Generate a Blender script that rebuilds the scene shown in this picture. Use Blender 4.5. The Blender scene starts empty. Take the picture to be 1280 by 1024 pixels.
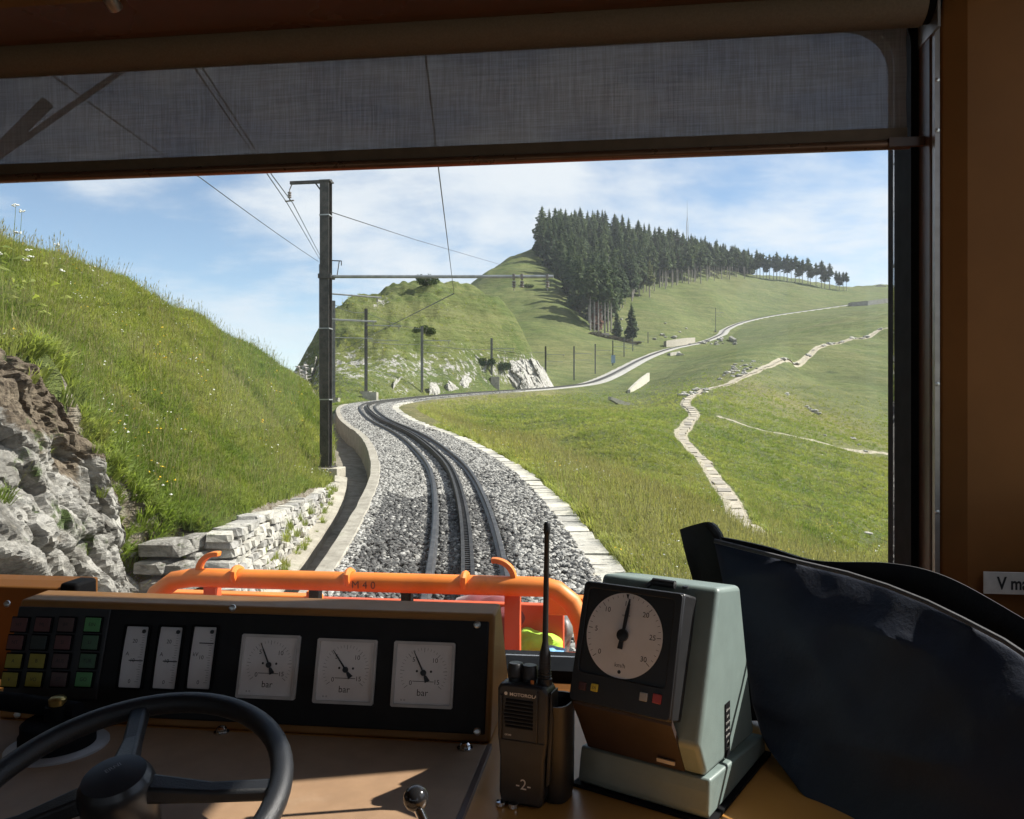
import bpy, bmesh, math, random
import numpy as np
from mathutils import Vector, Matrix, Euler, noise as mnoise
random.seed(7); np.random.seed(7)
R = math.radians
sc = bpy.context.scene
COL = sc.collection

# ------------------------------------------------------------------ camera, sky, sun, exposure
FOC = 1000.0                      # focal length in photograph pixels (1280 wide)
cam = bpy.data.objects.new('camera', bpy.data.cameras.new('camera'))
COL.objects.link(cam); sc.camera = cam
cam.data.sensor_fit = 'HORIZONTAL'; cam.data.sensor_width = 36.0
cam.data.lens = 36.0 * FOC / 1280.0
cam.location = (0, 0, 0); cam.rotation_euler = (R(90), 0, 0)
cam.data.clip_start = 0.02; cam.data.clip_end = 9000

SUN_AZ, SUN_EL = 79.0, 43.0       # degrees to the right of the view, above the horizon
world = bpy.data.worlds.new('World'); sc.world = world; world.use_nodes = True
wt = world.node_tree; wt.nodes.clear()
def wn(t, **k):
    n = wt.nodes.new(t)
    for a, b in k.items(): setattr(n, a, b)
    return n
sky = wn('ShaderNodeTexSky', sky_type='NISHITA', sun_disc=False, sun_elevation=R(SUN_EL), sun_rotation=R(SUN_AZ),
         altitude=1500.0, air_density=1.0, dust_density=0.15, ozone_density=1.6)
geo = wn('ShaderNodeTexCoord'); sep = wn('ShaderNodeSeparateXYZ'); wt.links.new(geo.outputs['Generated'], sep.inputs[0])
def wmath(op, a, b=None, c=None, clamp=False):
    n = wn('ShaderNodeMath', operation=op, use_clamp=clamp)
    for i, x in enumerate((a, b, c)):
        if x is None: continue
        if isinstance(x, (int, float)): n.inputs[i].default_value = x
        else: wt.links.new(x, n.inputs[i])
    return n.outputs[0]
CLX, CLY = 14.2, -3.1
zz = wmath('ADD', wmath('MAXIMUM', sep.outputs[2], 0.0), 0.16)
comb = wn('ShaderNodeCombineXYZ')
wt.links.new(wmath('DIVIDE', sep.outputs[0], zz), comb.inputs[0]); wt.links.new(wmath('DIVIDE', sep.outputs[1], zz), comb.inputs[1])
def wnoise(scale, det, rough, off, sx=1.0):
    mp = wn('ShaderNodeMapping'); wt.links.new(comb.outputs[0], mp.inputs[0])
    mp.inputs['Location'].default_value = off; mp.inputs['Scale'].default_value = (sx, 1, 1)
    n = wn('ShaderNodeTexNoise'); wt.links.new(mp.outputs[0], n.inputs['Vector'])
    n.inputs['Scale'].default_value = scale; n.inputs['Detail'].default_value = det; n.inputs['Roughness'].default_value = rough
    n.inputs['Distortion'].default_value = 0.25
    return n.outputs[0]
c1 = wnoise(0.95, 9.0, 0.60, (CLX, CLY, 0)); c2 = wnoise(0.42, 3.0, 0.5, (CLX*.7 + 2, CLY + 1, 0)); c3 = wnoise(3.2, 8.0, 0.62, (1.0, 9.0, 0), 0.55)
cover = wmath('ADD', wmath('ADD', wmath('MULTIPLY', c1, 0.55), wmath('MULTIPLY', c2, 0.40)), wmath('MULTIPLY', c3, 0.16))
mr = wn('ShaderNodeMapRange', interpolation_type='SMOOTHSTEP'); wt.links.new(cover, mr.inputs[0])
mr.inputs[1].default_value = 0.485; mr.inputs[2].default_value = 0.64
lowf = wn('ShaderNodeMapRange', interpolation_type='SMOOTHSTEP'); wt.links.new(sep.outputs[2], lowf.inputs[0]); lowf.inputs[1].default_value = 0.0; lowf.inputs[2].default_value = 0.20; lowf.inputs[3].default_value = 0.35
cl_amt = wmath('MULTIPLY', wmath('MULTIPLY', mr.outputs[0], 0.90), lowf.outputs[0])
mixc = wn('ShaderNodeMix', data_type='RGBA'); wt.links.new(cl_amt, mixc.inputs[0])
tint = wn('ShaderNodeMix', data_type='RGBA', blend_type='MULTIPLY'); tint.inputs[0].default_value = 1.0
wt.links.new(sky.outputs[0], tint.inputs[6]); tint.inputs[7].default_value = (1.12, 1.14, 1.10, 1)
wt.links.new(tint.outputs[2], mixc.inputs[6]); mixc.inputs[7].default_value = (6.4, 6.6, 6.9, 1)
bg = wn('ShaderNodeBackground'); wt.links.new(mixc.outputs[2], bg.inputs[0]); bg.inputs[1].default_value = 0.066
wo = wn('ShaderNodeOutputWorld'); wt.links.new(bg.outputs[0], wo.inputs[0])

sl = bpy.data.lights.new('sun', 'SUN'); sl.energy = 4.5; sl.angle = R(0.5); sl.color = (1.0, 0.955, 0.88)
sun = bpy.data.objects.new('sun', sl); COL.objects.link(sun)
SUN_DIR = Vector((math.sin(R(SUN_AZ)) * math.cos(R(SUN_EL)), math.cos(R(SUN_AZ)) * math.cos(R(SUN_EL)), math.sin(R(SUN_EL))))
sun.rotation_euler = SUN_DIR.to_track_quat('Z', 'Y').to_euler(); sun.location = (20, 5, 30)
sc.view_settings.view_transform = 'Standard'; sc.view_settings.look = 'None'
sc.view_settings.gamma = 1.0; sc.view_settings.use_curve_mapping = False
sc.view_settings.exposure = 1.18
sc.cycles.max_bounces = 8; sc.cycles.transparent_max_bounces = 16

# ------------------------------------------------------------------ helpers
def at(u, v, Y):
    """a point of the place: column and row of its sight line and its distance ahead"""
    return Vector(((u - 640.0) / FOC * Y, Y, (512.0 - v) / FOC * Y))
YAW = R(7.0); CS, SN = math.cos(YAW), math.sin(YAW)
def cab(a, b, z): return Vector((a * CS + b * SN, -a * SN + b * CS, z))        # cab frame: a to the right, b ahead
def cabpix(u, v, b):                                                            # where a sight line meets the cab plane b
    k = (u - 640.0) / FOC; t = b / (k * SN + CS)
    return (k * t * CS - t * SN, (512.0 - v) / FOC * t)

class MB:
    def __init__(s): s.v = []; s.f = []; s.m = []
    def add(s, vs, fs, mi=0):
        o = len(s.v); s.v.extend([tuple(p) for p in vs]); s.f.extend([tuple(i + o for i in f) for f in fs]); s.m.extend([mi] * len(fs)); return s
    def box(s, lo, hi, mi=0, M=None):
        x0, y0, z0 = lo; x1, y1, z1 = hi
        vs = [Vector(p) for p in ((x0,y0,z0),(x1,y0,z0),(x1,y1,z0),(x0,y1,z0),(x0,y0,z1),(x1,y0,z1),(x1,y1,z1),(x0,y1,z1))]
        if M is not None: vs = [M @ p for p in vs]
        return s.add(vs, [(3,2,1,0),(4,5,6,7),(0,1,5,4),(1,2,6,5),(2,3,7,6),(3,0,4,7)], mi)
    def prism(s, poly, y0, y1, axis='y', mi=0, M=None):
        """poly of 2-D points extruded: axis x -> (y,z) points, axis y -> (x,z), axis z -> (x,y)"""
        n = len(poly)
        def P(p, h): return Vector((h, p[0], p[1])) if axis == 'x' else Vector((p[0], h, p[1])) if axis == 'y' else Vector((p[0], p[1], h))
        vs = [P(p, y0) for p in poly] + [P(p, y1) for p in poly]
        if M is not None: vs = [M @ p for p in vs]
        fs = [tuple(range(n)), tuple(range(2*n-1, n-1, -1))] + [(i, n+i, n+(i+1) % n, (i+1) % n) for i in range(n)]
        return s.add(vs, fs, mi)
    def tube(s, pts, r, seg=8, mi=0, cap=True, closed=False):
        pts = [Vector(p) for p in pts]; n = len(pts)
        rs = list(r) if isinstance(r, (list, tuple)) else [r] * n
        vs = []; prev = None
        for i, p in enumerate(pts):
            if closed: d = pts[(i+1) % n] - pts[i-1]
            else: d = pts[min(i+1, n-1)] - pts[max(i-1, 0)]
            d.normalize()
            if prev is None:
                a = Vector((0,0,1)) if abs(d.z) < .9 else Vector((1,0,0)); x = d.cross(a).normalized()
            else: x = (prev - d * prev.dot(d)).normalized()
            prev = x; y = d.cross(x)
            for k in range(seg):
                t = 2 * math.pi * k / seg; vs.append(p + (x * math.cos(t) + y * math.sin(t)) * rs[i])
        fs = []
        for i in range(n if closed else n - 1):
            j = (i + 1) % n
            for k in range(seg): fs.append((i*seg+k, i*seg+(k+1) % seg, j*seg+(k+1) % seg, j*seg+k))
        if cap and not closed: fs += [tuple(range(seg-1, -1, -1)), tuple(range((n-1)*seg, n*seg))]
        return s.add(vs, fs, mi)
    def lathe(s, prof, seg=32, M=None, mi=0):
        n = len(prof); vs = []
        for r, z in prof:
            for k in range(seg):
                t = 2*math.pi*k/seg; p = Vector((r*math.cos(t), r*math.sin(t), z)); vs.append(M @ p if M is not None else p)
        fs = []
        for i in range(n-1):
            for k in range(seg): fs.append((i*seg+k, i*seg+(k+1) % seg, (i+1)*seg+(k+1) % seg, (i+1)*seg+k))
        if prof[0][0] > 1e-5: fs.append(tuple(range(seg-1, -1, -1)))
        if prof[-1][0] > 1e-5: fs.append(tuple(range((n-1)*seg, n*seg)))
        return s.add(vs, fs, mi)
    def obj(s, name, mats, parent=None, smooth=False, bevel=0.0, segs=2):
        me = bpy.data.meshes.new(name); me.from_pydata(s.v, [], s.f)
        if not isinstance(mats, (list, tuple)): mats = [mats]
        for m in mats: me.materials.append(m)
        if len(mats) > 1: me.polygons.foreach_set('material_index', s.m)
        bm = bmesh.new(); bm.from_mesh(me)
        bmesh.ops.remove_doubles(bm, verts=bm.verts, dist=1e-6)
        bmesh.ops.recalc_face_normals(bm, faces=bm.faces)
        if bevel > 0:
            ed = [e for e in bm.edges if len(e.link_faces) == 2 and e.calc_face_angle(0) > 0.5]
            rb = bmesh.ops.bevel(bm, geom=ed, offset=bevel, segments=segs, affect='EDGES', profile=0.5, clamp_overlap=True)
            for f in rb['faces']: f.smooth = True
        bm.to_mesh(me); bm.free()
        if smooth:
            for p in me.polygons: p.use_smooth = True
            try: me.set_sharp_from_angle(angle=R(40))
            except Exception: pass
        o = bpy.data.objects.new(name, me); COL.objects.link(o)
        if parent is not None: o.parent = parent
        return o
def npmesh(name, V, F, mats, parent=None, smooth=True, midx=None):
    me = bpy.data.meshes.new(name); V = np.asarray(V, np.float32); F = np.asarray(F, np.int32)
    me.vertices.add(len(V)); me.vertices.foreach_set('co', V.ravel())
    k = F.shape[1]; me.loops.add(F.size); me.loops.foreach_set('vertex_index', F.ravel())
    me.polygons.add(len(F)); me.polygons.foreach_set('loop_start', np.arange(0, F.size, k, dtype=np.int32))
    me.polygons.foreach_set('use_smooth', np.full(len(F), smooth))
    if not isinstance(mats, (list, tuple)): mats = [mats]
    for m in mats: me.materials.append(m)
    if midx is not None: me.polygons.foreach_set('material_index', np.asarray(midx, np.int32))
    me.update(calc_edges=True); me.validate()
    o = bpy.data.objects.new(name, me); COL.objects.link(o)
    if parent is not None: o.parent = parent
    return o
def tag(o, label=None, cat=None, group=None, kind=None):
    if label: o['label'] = label
    if cat: o['category'] = cat
    if group: o['group'] = group
    if kind: o['kind'] = kind
    return o
def thing(name, label, cat, loc=(0,0,0), rz=0.0, group=None):
    o = bpy.data.objects.new(name, None); COL.objects.link(o); o.empty_display_size = 0.05
    o.location = loc; o.rotation_euler = (0, 0, rz); return tag(o, label, cat, group)
def copy_tree(o, parent=None):
    c = o.copy(); COL.objects.link(c)
    if parent is not None: c.parent = parent
    for ch in list(o.children): copy_tree(ch, c)
    return c
def text_mesh(mb, body, size, M, mi=0, align='CENTER', bold=0.0, sx=1.0):
    """flat lettering added to mb; M places the text's xy plane"""
    cu = bpy.data.curves.new('t', 'FONT'); cu.body = body; cu.size = size; cu.align_x = align; cu.align_y = 'CENTER'
    cu.offset = bold; cu.resolution_u = 3
    o = bpy.data.objects.new('t', cu); COL.objects.link(o)
    dg = bpy.context.evaluated_depsgraph_get(); me = bpy.data.meshes.new_from_object(o.evaluated_get(dg))
    S = Matrix.Diagonal((sx, 1, 1, 1))
    mb.add([M @ (S @ v.co) for v in me.vertices], [tuple(p.vertices) for p in me.polygons], mi)
    bpy.data.objects.remove(o); bpy.data.curves.remove(cu); bpy.data.meshes.remove(me)

# ------------------------------------------------------------------ materials
class NT:
    def __init__(s, name):
        s.mat = bpy.data.materials.new(name); s.mat.use_nodes = True; s.t = s.mat.node_tree; s.t.nodes.clear()
        s.out = s.t.nodes.new('ShaderNodeOutputMaterial')
    def n(s, t, **k):
        x = s.t.nodes.new(t)
        for a, b in k.items(): setattr(x, a, b)
        return x
    def l(s, a, b): s.t.links.new(a, b)
    def put(s, sock, x):
        if hasattr(x, 'is_linked') or isinstance(x, bpy.types.NodeSocket): s.l(x, sock)
        elif isinstance(x, (tuple, list)) and len(x) == 3 and sock.type == 'RGBA': sock.default_value = (*x, 1)
        else: sock.default_value = x
    def math(s, op, a, b=0.0, clamp=False):
        x = s.n('ShaderNodeMath', operation=op, use_clamp=clamp); s.put(x.inputs[0], a); s.put(x.inputs[1], b); return x.outputs[0]
    def mix(s, f, a, b, blend='MIX'):
        x = s.n('ShaderNodeMix', data_type='RGBA', blend_type=blend); s.put(x.inputs[0], f); s.put(x.inputs[6], a); s.put(x.inputs[7], b); return x.outputs[2]
    def coord(s, which='Object', scale=(1,1,1)):
        if which == 'Position': c = s.n('ShaderNodeNewGeometry').outputs['Position']
        else: c = s.n('ShaderNodeTexCoord').outputs[which]
        if scale == (1,1,1): return c
        m = s.n('ShaderNodeMapping'); s.l(c, m.inputs[0]); m.inputs['Scale'].default_value = scale; return m.outputs[0]
    def noise(s, scale, det=4.0, rough=0.55, vec=None, dist=0.0):
        x = s.n('ShaderNodeTexNoise'); s.put(x.inputs['Vector'], vec if vec is not None else s.coord('Position'))
        x.inputs['Scale'].default_value = scale; x.inputs['Detail'].default_value = det; x.inputs['Roughness'].default_value = rough
        x.inputs['Distortion'].default_value = dist; return x.outputs[0]
    def voro(s, scale, vec=None, feature='F1', out=0):
        x = s.n('ShaderNodeTexVoronoi', feature=feature); s.put(x.inputs['Vector'], vec if vec is not None else s.coord('Position'))
        x.inputs['Scale'].default_value = scale; return x.outputs[out]
    def ramp(s, f, lo, hi, smooth=True):
        x = s.n('ShaderNodeMapRange', interpolation_type='SMOOTHSTEP' if smooth else 'LINEAR'); s.put(x.inputs[0], f)
        x.inputs[1].default_value = lo; x.inputs[2].default_value = hi; return x.outputs[0]
    def attr(s, name): return s.n('ShaderNodeAttribute', attribute_name=name).outputs['Fac']
    def bump(s, h, strength=0.3, dist=0.01):
        x = s.n('ShaderNodeBump'); s.put(x.inputs['Height'], h); x.inputs['Strength'].default_value = strength; x.inputs['Distance'].default_value = dist; return x.outputs[0]
    def pbr(s, col, rough=0.6, metal=0.0, normal=None, spec=0.5, **k):
        p = s.n('ShaderNodeBsdfPrincipled'); s.put(p.inputs['Base Color'], col); s.put(p.inputs['Roughness'], rough); s.put(p.inputs['Metallic'], metal)
        p.inputs['Specular IOR Level'].default_value = spec
        if normal is not None: s.l(normal, p.inputs['Normal'])
        s.p = p; s.l(p.outputs[0], s.out.inputs[0]); return s.mat
def paint(name, col, rough=0.5, var=0.12, scale=30.0, metal=0.0, bump=0.0, bscale=400.0, spec=0.5, wear=None):
    t = NT(name); vec = t.coord('Object')
    n = t.noise(scale, 5, 0.6, vec); lo = tuple(c * (1 - var) for c in col); hi = tuple(min(1, c * (1 + var)) for c in col)
    c = t.mix(t.ramp(n, 0.3, 0.7), lo, hi)
    if wear: c = t.mix(t.math('MULTIPLY', t.ramp(t.noise(scale * 0.37, 8, 0.7, vec), 0.58, 0.72), 0.6), c, wear)
    r = t.math('ADD', t.math('MULTIPLY', t.noise(scale * 1.7, 3, 0.5, vec), 0.18), rough - 0.09)
    nm = t.bump(t.noise(bscale, 3, 0.6, vec), bump, 0.002) if bump else None
    return t.pbr(c, r, metal, nm, spec)
# ------------------------------------------------------------------ numeric helpers for the land
_perm = np.random.RandomState(11).permutation(256); _perm = np.concatenate([_perm, _perm, _perm])
_grad = np.array([(math.cos(a), math.sin(a)) for a in np.linspace(0, 2*math.pi, 16, endpoint=False)])
def perlin(x, y):
    xi = np.floor(x).astype(int); yi = np.floor(y).astype(int); xf = x - xi; yf = y - yi; xi &= 255; yi &= 255
    f = lambda t: t*t*t*(t*(t*6-15)+10)
    def g(ix, iy, dx, dy):
        h = _grad[_perm[_perm[ix & 255] + (iy & 255)] % 16]; return h[..., 0]*dx + h[..., 1]*dy
    u = f(xf); v = f(yf)
    a = g(xi, yi, xf, yf)*(1-u) + g(xi+1, yi, xf-1, yf)*u; b = g(xi, yi+1, xf, yf-1)*(1-u) + g(xi+1, yi+1, xf-1, yf-1)*u
    return a*(1-v) + b*v
def fbm(x, y, octv=4, gain=0.5):
    s = 0; a = 1.0
    for o in range(octv): s = s + a * perlin(x * 2**o + 17.3*o, y * 2**o - 9.1*o); a *= gain
    return s
def sstep(x, a, b):
    t = np.clip((x - a) / (b - a), 0, 1); return t*t*(3-2*t)

# the line: rack railway centre line (rail top), as x, y, z
TP = [(-0.02, -6.0, -2.52), (-0.06, 0.0, -2.22), (-0.28, 5.0, -1.97)]
for u, v, Y in [(585,715,8.77),(582,655,11.4),(571,605,15.4),(554,574,19.6),(514,542,27.7),(470,520.5,37.8),(461,505,50),(492,499.5,64),(530,495.5,74),
                (580,491.5,86),(640,487.5,99),(690,484,113),(735,478.5,130),(760,470,150),(780,460,172),(808,446,205),(840,435,240),(878,427,280),
                (901,418,312),(908,411,333),(930,402,360),(965,394.5,385),(1010,388,410),(1060,381,435),(1112,374,465),(1180,368,510),(1260,366,570)]:
    TP.append(tuple(at(u, v, Y)))
TP = np.array(TP)
def catmull(P, sub):
    out = []
    Q = np.vstack([2*P[0]-P[1], P, 2*P[-1]-P[-2]])
    for i in range(1, len(Q)-2):
        p0, p1, p2, p3 = Q[i-1:i+3]
        for t in np.linspace(0, 1, sub, endpoint=False):
            out.append(0.5*((2*p1) + (-p0+p2)*t + (2*p0-5*p1+4*p2-p3)*t*t + (-p0+3*p1-3*p2+p3)*t**3))
    out.append(P[-1]); return np.array(out)
def resample(P, step):
    d = np.concatenate([[0], np.cumsum(np.linalg.norm(np.diff(P, axis=0), axis=1))])
    s = np.arange(0, d[-1], step); return np.stack([np.interp(s, d, P[:, k]) for k in range(3)], 1), s
TR, TS = resample(catmull(TP, 24), 0.5)
for _ in range(14):                                   # ease the curve
    TR[1:-1] = 0.5*TR[1:-1] + 0.25*(TR[2:] + TR[:-2])
TT = np.gradient(TR, axis=0); TT[:, 2] = 0; TT /= np.linalg.norm(TT, axis=1)[:, None]
TN = np.stack([TT[:, 1], -TT[:, 0], 0*TT[:, 0]], 1)   # to the right of the line
def off_track(x, y):
    """signed distance to the line (right positive), rail height there, distance run"""
    x = np.asarray(x, float); y = np.asarray(y, float); sh = x.shape; x = x.ravel(); y = y.ravel()
    o = np.full(x.shape, 1e3); z = np.zeros(x.shape); s = np.zeros(x.shape)
    for a in range(0, len(x), 20000):
        xx = x[a:a+20000, None]; yy = y[a:a+20000, None]
        d2 = (xx - TR[None, :, 0])**2 + (yy - TR[None, :, 1])**2; j = d2.argmin(1)
        dx = x[a:a+20000] - TR[j, 0]; dy = y[a:a+20000] - TR[j, 1]
        al = dx*TT[j, 0] + dy*TT[j, 1]; sl_ = np.gradient(TR[:, 2])[j] / 0.5
        o[a:a+20000] = np.sign(dx*TN[j, 0] + dy*TN[j, 1]) * np.sqrt(d2.min(1)); z[a:a+20000] = TR[j, 2] + sl_*np.clip(al, -.5, .5); s[a:a+20000] = TS[j] + np.clip(al, -.5, .5)
    return o.reshape(sh), z.reshape(sh), s.reshape(sh)
def track_at(s):
    i = np.clip(np.asarray(s) / 0.5, 0, len(TR)-1.001); j = i.astype(int) if hasattr(i, 'astype') else int(i); f = (i - j)[..., None] if hasattr(i, 'shape') and i.shape else i - j
    return TR[j]*(1-f) + TR[j+1]*f, TT[j], TN[j]
def s_of_y(y): return float(np.interp(y, TR[:260, 1], TS[:260]))
def tz(y): return float(np.interp(y, TR[:260, 1], TR[:260, 2]))
def tx(y): return float(np.interp(y, TR[:260, 1], TR[:260, 0]))

# ---- the land as a smooth surface through known points (x, y, z)
CP = []
def cp(x, y, z): CP.append((x, y, z))
def cpp(*rows):
    for u, v, Y in rows: cp(*at(u, v, Y))
RIDGE = [(2.5,-9.6,2.5),(8,-9.8,2.9),(15,-9.9,3.18),(19,-10.3,3.4),(24,-10.6,3.30),(30,-10.3,2.5),(36,-10.1,1.7),(41,-10.0,1.1)]
EDGE = [(2.5,-4.7,1.2),(6.5,-4.6,.85),(7.3,-4.35,.72),(7.9,-4.30,.15),(8.4,-4.25,-.65),(8.8,-4.0,-1.25),(9.3,-3.55,-1.36),(11,-3.45,-1.42),(13,-3.55,-1.5),(15,-3.72,-1.55),(18,-4.0,-1.75),(20.9,-4.60,-1.95),(23,-4.95,-1.5),(28,-5.8,-1.1),(36,-7.9,-.72),(41,-9.6,-.6)]
RIDGE = np.array(RIDGE); EDGE = np.array(EDGE)
rid = lambda y: (np.interp(y, RIDGE[:,0], RIDGE[:,1]), np.interp(y, RIDGE[:,0], RIDGE[:,2]))
edg = lambda y: (np.interp(y, EDGE[:,0], EDGE[:,1]), np.interp(y, EDGE[:,0], EDGE[:,2]))
for y in (2.5, 4, 6, 7.5, 8.2, 9, 10.5, 12.5, 15, 18, 21.5, 26, 31, 36, 40):
    rx, rz = rid(y); ex, ez = edg(y)
    for t in (0.0, .33, .66, 1.0): cp(ex+(rx-ex)*t, y, ez+(rz-ez)*t + (.25*math.sin(math.pi*t)))
    cp(rx-2.5, y, rz-1.1); cp(rx-7, y, rz-4.5); cp(rx-16, y, rz-11)
for y in (2.5, 5, 8, 11, 15, 20, 26, 33, 41, 50):
    p, t, n = track_at(s_of_y(y))
    for o, dz in ((-1.8,-.3),(0,-.3),(2.0,-.22),(4,-.62),(7,-1.7),(11,-3.2),(17,-5.6),(26,-9.0)):
        if o > 10 and y > 27: continue
        q = p + n*o; cp(q[0], q[1], q[2]+dz)
for s in list(range(70, 700, 12)):
    if s > TS[-1] - 3: break
    p, t, n = track_at(float(s))
    for o in ((-3, 0, 3) if s < 330 else (-4, 4)): cp(*(p + n*o - np.array((0, 0, .3 if abs(o) < 2 else .3 + .12*o*(1 if o > 0 else .3)))))
# inner side of the bend, the footpath and the far slope
cpp((760,520,60),(730,500,90),(800,540,48),(790,512,85),(840,470,130),(800,488,110))
FP = [(952,682,22.5),(945,665,24.6),(915,625,32),(893,598,39),(878,574,44.5),(858,556,50),(851,543,54),(860,530,60),(868,518,66),(857,506,73),(863,496,79),(885,487,88),(912,479,97),(940,466,110),(962,457,122),(985,449,138),(1020,437,165),(1060,425,190),(1105,415,212),(1160,405,240)]
cpp(*FP)
TRAIL = [(900,521,66),(930,531,64),(960,540,63),(990,545,63),(1020,551,64),(1060,558,66),(1105,566,70),(1180,578,76)]
cpp(*TRAIL)
cpp((1000,640,36),(1050,660,34),(1100,700,29),(1100,620,46),(1000,590,50),(1150,640,44),(1250,640,46),(1250,560,78),(1200,520,110),(1000,500,100),(1050,490,118),(1100,480,135),
    (1000,465,140),(1050,450,160),(1100,440,178),(1200,440,190),(1000,420,230),(1050,405,260),(1100,395,290),(1200,395,300),(1400,400,320),(1400,520,120),(1400,640,55),(1700,640,60),(1700,500,150),(1700,420,350))
# ridge and forest hill
cpp((1060,362,520),(1000,354,520),(950,347,510),(900,338,500),(850,328,485),(800,318,470),(760,309,455),(725,304,440),(700,302,420),(672,309,395),(640,326,360),(610,347,335),(590,362,320),(1110,358,545),(1200,356,600),(1350,362,650),(1700,380,700),
    (1060,400,760),(900,380,760),(760,360,700),(650,390,600),(1300,400,950),(560,420,420),(480,450,420),(400,480,420))
cpp((700,345,335),(700,390,262),(680,430,205),(720,440,200),(760,430,225),(740,416,250),(800,400,300),(800,370,345),(760,360,360),(850,400,315),(850,372,375),(900,380,370),(900,362,420),(950,366,440),(1000,370,450),(650,380,275),(640,350,310),(660,440,190),(620,400,250))
# middle hill beyond the masts
cpp((420,396,100),(445,385,106),(470,377,110),(500,367,114),(540,360,117),(570,363,118),(600,376,117),(625,397,115),(645,423,114),(665,452,116),
    (440,440,90),(480,430,93),(530,425,98),(580,430,102),(620,447,105),(470,470,80),(520,475,86),(570,470,93),(610,470,101),(440,480,73),(400,470,82),(388,480,86),(395,450,90),(404,425,95),
    (378,492,88),(360,515,90),(330,530,95),(380,480,130),(430,440,150),(500,430,160),(560,430,165),(610,440,165),(650,455,160),(690,462,160))
cpp((300,540,60),(200,560,60),(0,600,60),(300,545,150),(0,600,150),(300,545,500),(0,580,600),(-400,620,60),(-400,600,300),(-500,580,1000),(300,530,1500),(700,460,1500),(1200,460,1600),(1800,480,1700))
CP = np.array(CP)
def warp(x, y):
    y = np.maximum(y, 2.0); return np.stack([x / y * 5.0, np.log(y) * 1.6], -1)
_W = warp(CP[:, 0], CP[:, 1]); _E = CP[:, 2] / np.maximum(CP[:, 1], 2.0)
_key = np.round(_W*40).astype(int); _, _ui = np.unique(_key, axis=0, return_index=True); _W = _W[_ui]; _E = _E[_ui]
def _phi(r2): return 0.5*r2*np.log(r2 + 1e-12)
_n = len(_W); _A = np.zeros((_n+3, _n+3)); _d = ((_W[:, None]-_W[None])**2).sum(-1); _A[:_n, :_n] = _phi(_d) + 2e-3*np.eye(_n)
_A[:_n, _n] = 1; _A[:_n, _n+1:] = _W; _A[_n, :_n] = 1; _A[_n+1:, :_n] = _W.T
_C = np.linalg.solve(_A, np.concatenate([_E, np.zeros(3)]))
def tps(x, y):
    x = np.asarray(x, float); y = np.asarray(y, float); sh = x.shape; Q = warp(x.ravel(), y.ravel()); out = np.empty(len(Q))
    for a in range(0, len(Q), 8000):
        q = Q[a:a+8000]; d = ((q[:, None, :]-_W[None])**2).sum(-1)
        out[a:a+8000] = _phi(d) @ _C[:_n] + _C[_n] + q @ _C[_n+1:]
    return (out * np.maximum(y.ravel(), 2.0)).reshape(sh)
DITCH_END = 52.0
def ground(x, y, full=False):
    x = np.asarray(x, float); y = np.asarray(y, float)
    z = tps(x, y); o, zt, s = off_track(x, y); ao = np.abs(o)
    rough = fbm(x*.9, y*.9, 4)*.05*sstep(ao, 2.6, 5) + fbm(x*.22, y*.22, 4)*.22*sstep(ao, 4, 14) + fbm(x*.05, y*.05, 4)*.9*sstep(ao, 14, 60) + fbm(x*.016, y*.016, 4)*4.0*sstep(y, 150, 330)*sstep(ao, 20, 90)
    kn = sstep(y, 72, 88)*(1 - sstep(y, 120, 150))*sstep(-o, 4, 12)*(np.abs(x/y) < .35)
    rough = rough + kn*(fbm(x*.11+5, y*.11, 4)*1.9 + np.abs(fbm(x*.25, y*.25, 3))*1.5 + np.abs(fbm(x*.7, y*.7, 3))*.45) + sstep(y, 150, 250)*sstep(ao, 15, 60)*np.abs(fbm(x*.03, y*.045, 4))*2.4
    z = z + rough
    # bench of the line
    wr = 1 - sstep(o, 2.0, 4.5); right = np.where(o >= 0, wr, 0)
    z = np.where(o >= 0, z*(1-right) + (zt - .2)*right, z)
    near = y < DITCH_END
    ex, ez = edg(np.clip(y, 2.5, 41)); eo, _, _ = off_track(ex, y)
    wl_far = 1 - sstep(-o, 2.2, 5.0)
    zl_far = z*(1-wl_far) + (zt - .2)*wl_far
    # left: bench, ditch, then the cut bank
    lim = np.where(y < 41, np.minimum(-2.55, eo + .12), -2.6)
    bank = sstep(-(o - lim), 0.0, np.where(y < 9.2, .35, .18))
    floor = np.where(o > -1.7, zt - .34, zt - .78)
    zl_near = floor*(1-bank) + np.maximum(z, zt - .8)*bank
    f = sstep(y, DITCH_END - 14, DITCH_END)
    zl = np.where(near, zl_near*(1-f) + zl_far*f, zl_far)
    z = np.where((o < 0) & (ao < 60), zl, z)
    z = np.where((ao < 1.7), zt - .34, z)
    return (z, o, zt, s) if full else z
def gz(x, y): return float(ground(np.array([x]), np.array([y]))[0])
def poly_dist(x, y, P):
    d = np.full(x.shape, 1e9)
    for a, b in zip(P[:-1], P[1:]):
        ab = b - a; t = np.clip(((x-a[0])*ab[0] + (y-a[1])*ab[1]) / (ab @ ab), 0, 1)
        d = np.minimum(d, np.hypot(x-a[0]-t*ab[0], y-a[1]-t*ab[1]))
    return d
FPP = resample(catmull(np.array([tuple(at(*r)) for r in FP]), 10), 1.0)[0]
TRP = resample(catmull(np.array([tuple(at(*r)) for r in TRAIL]), 10), 1.0)[0]

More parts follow.
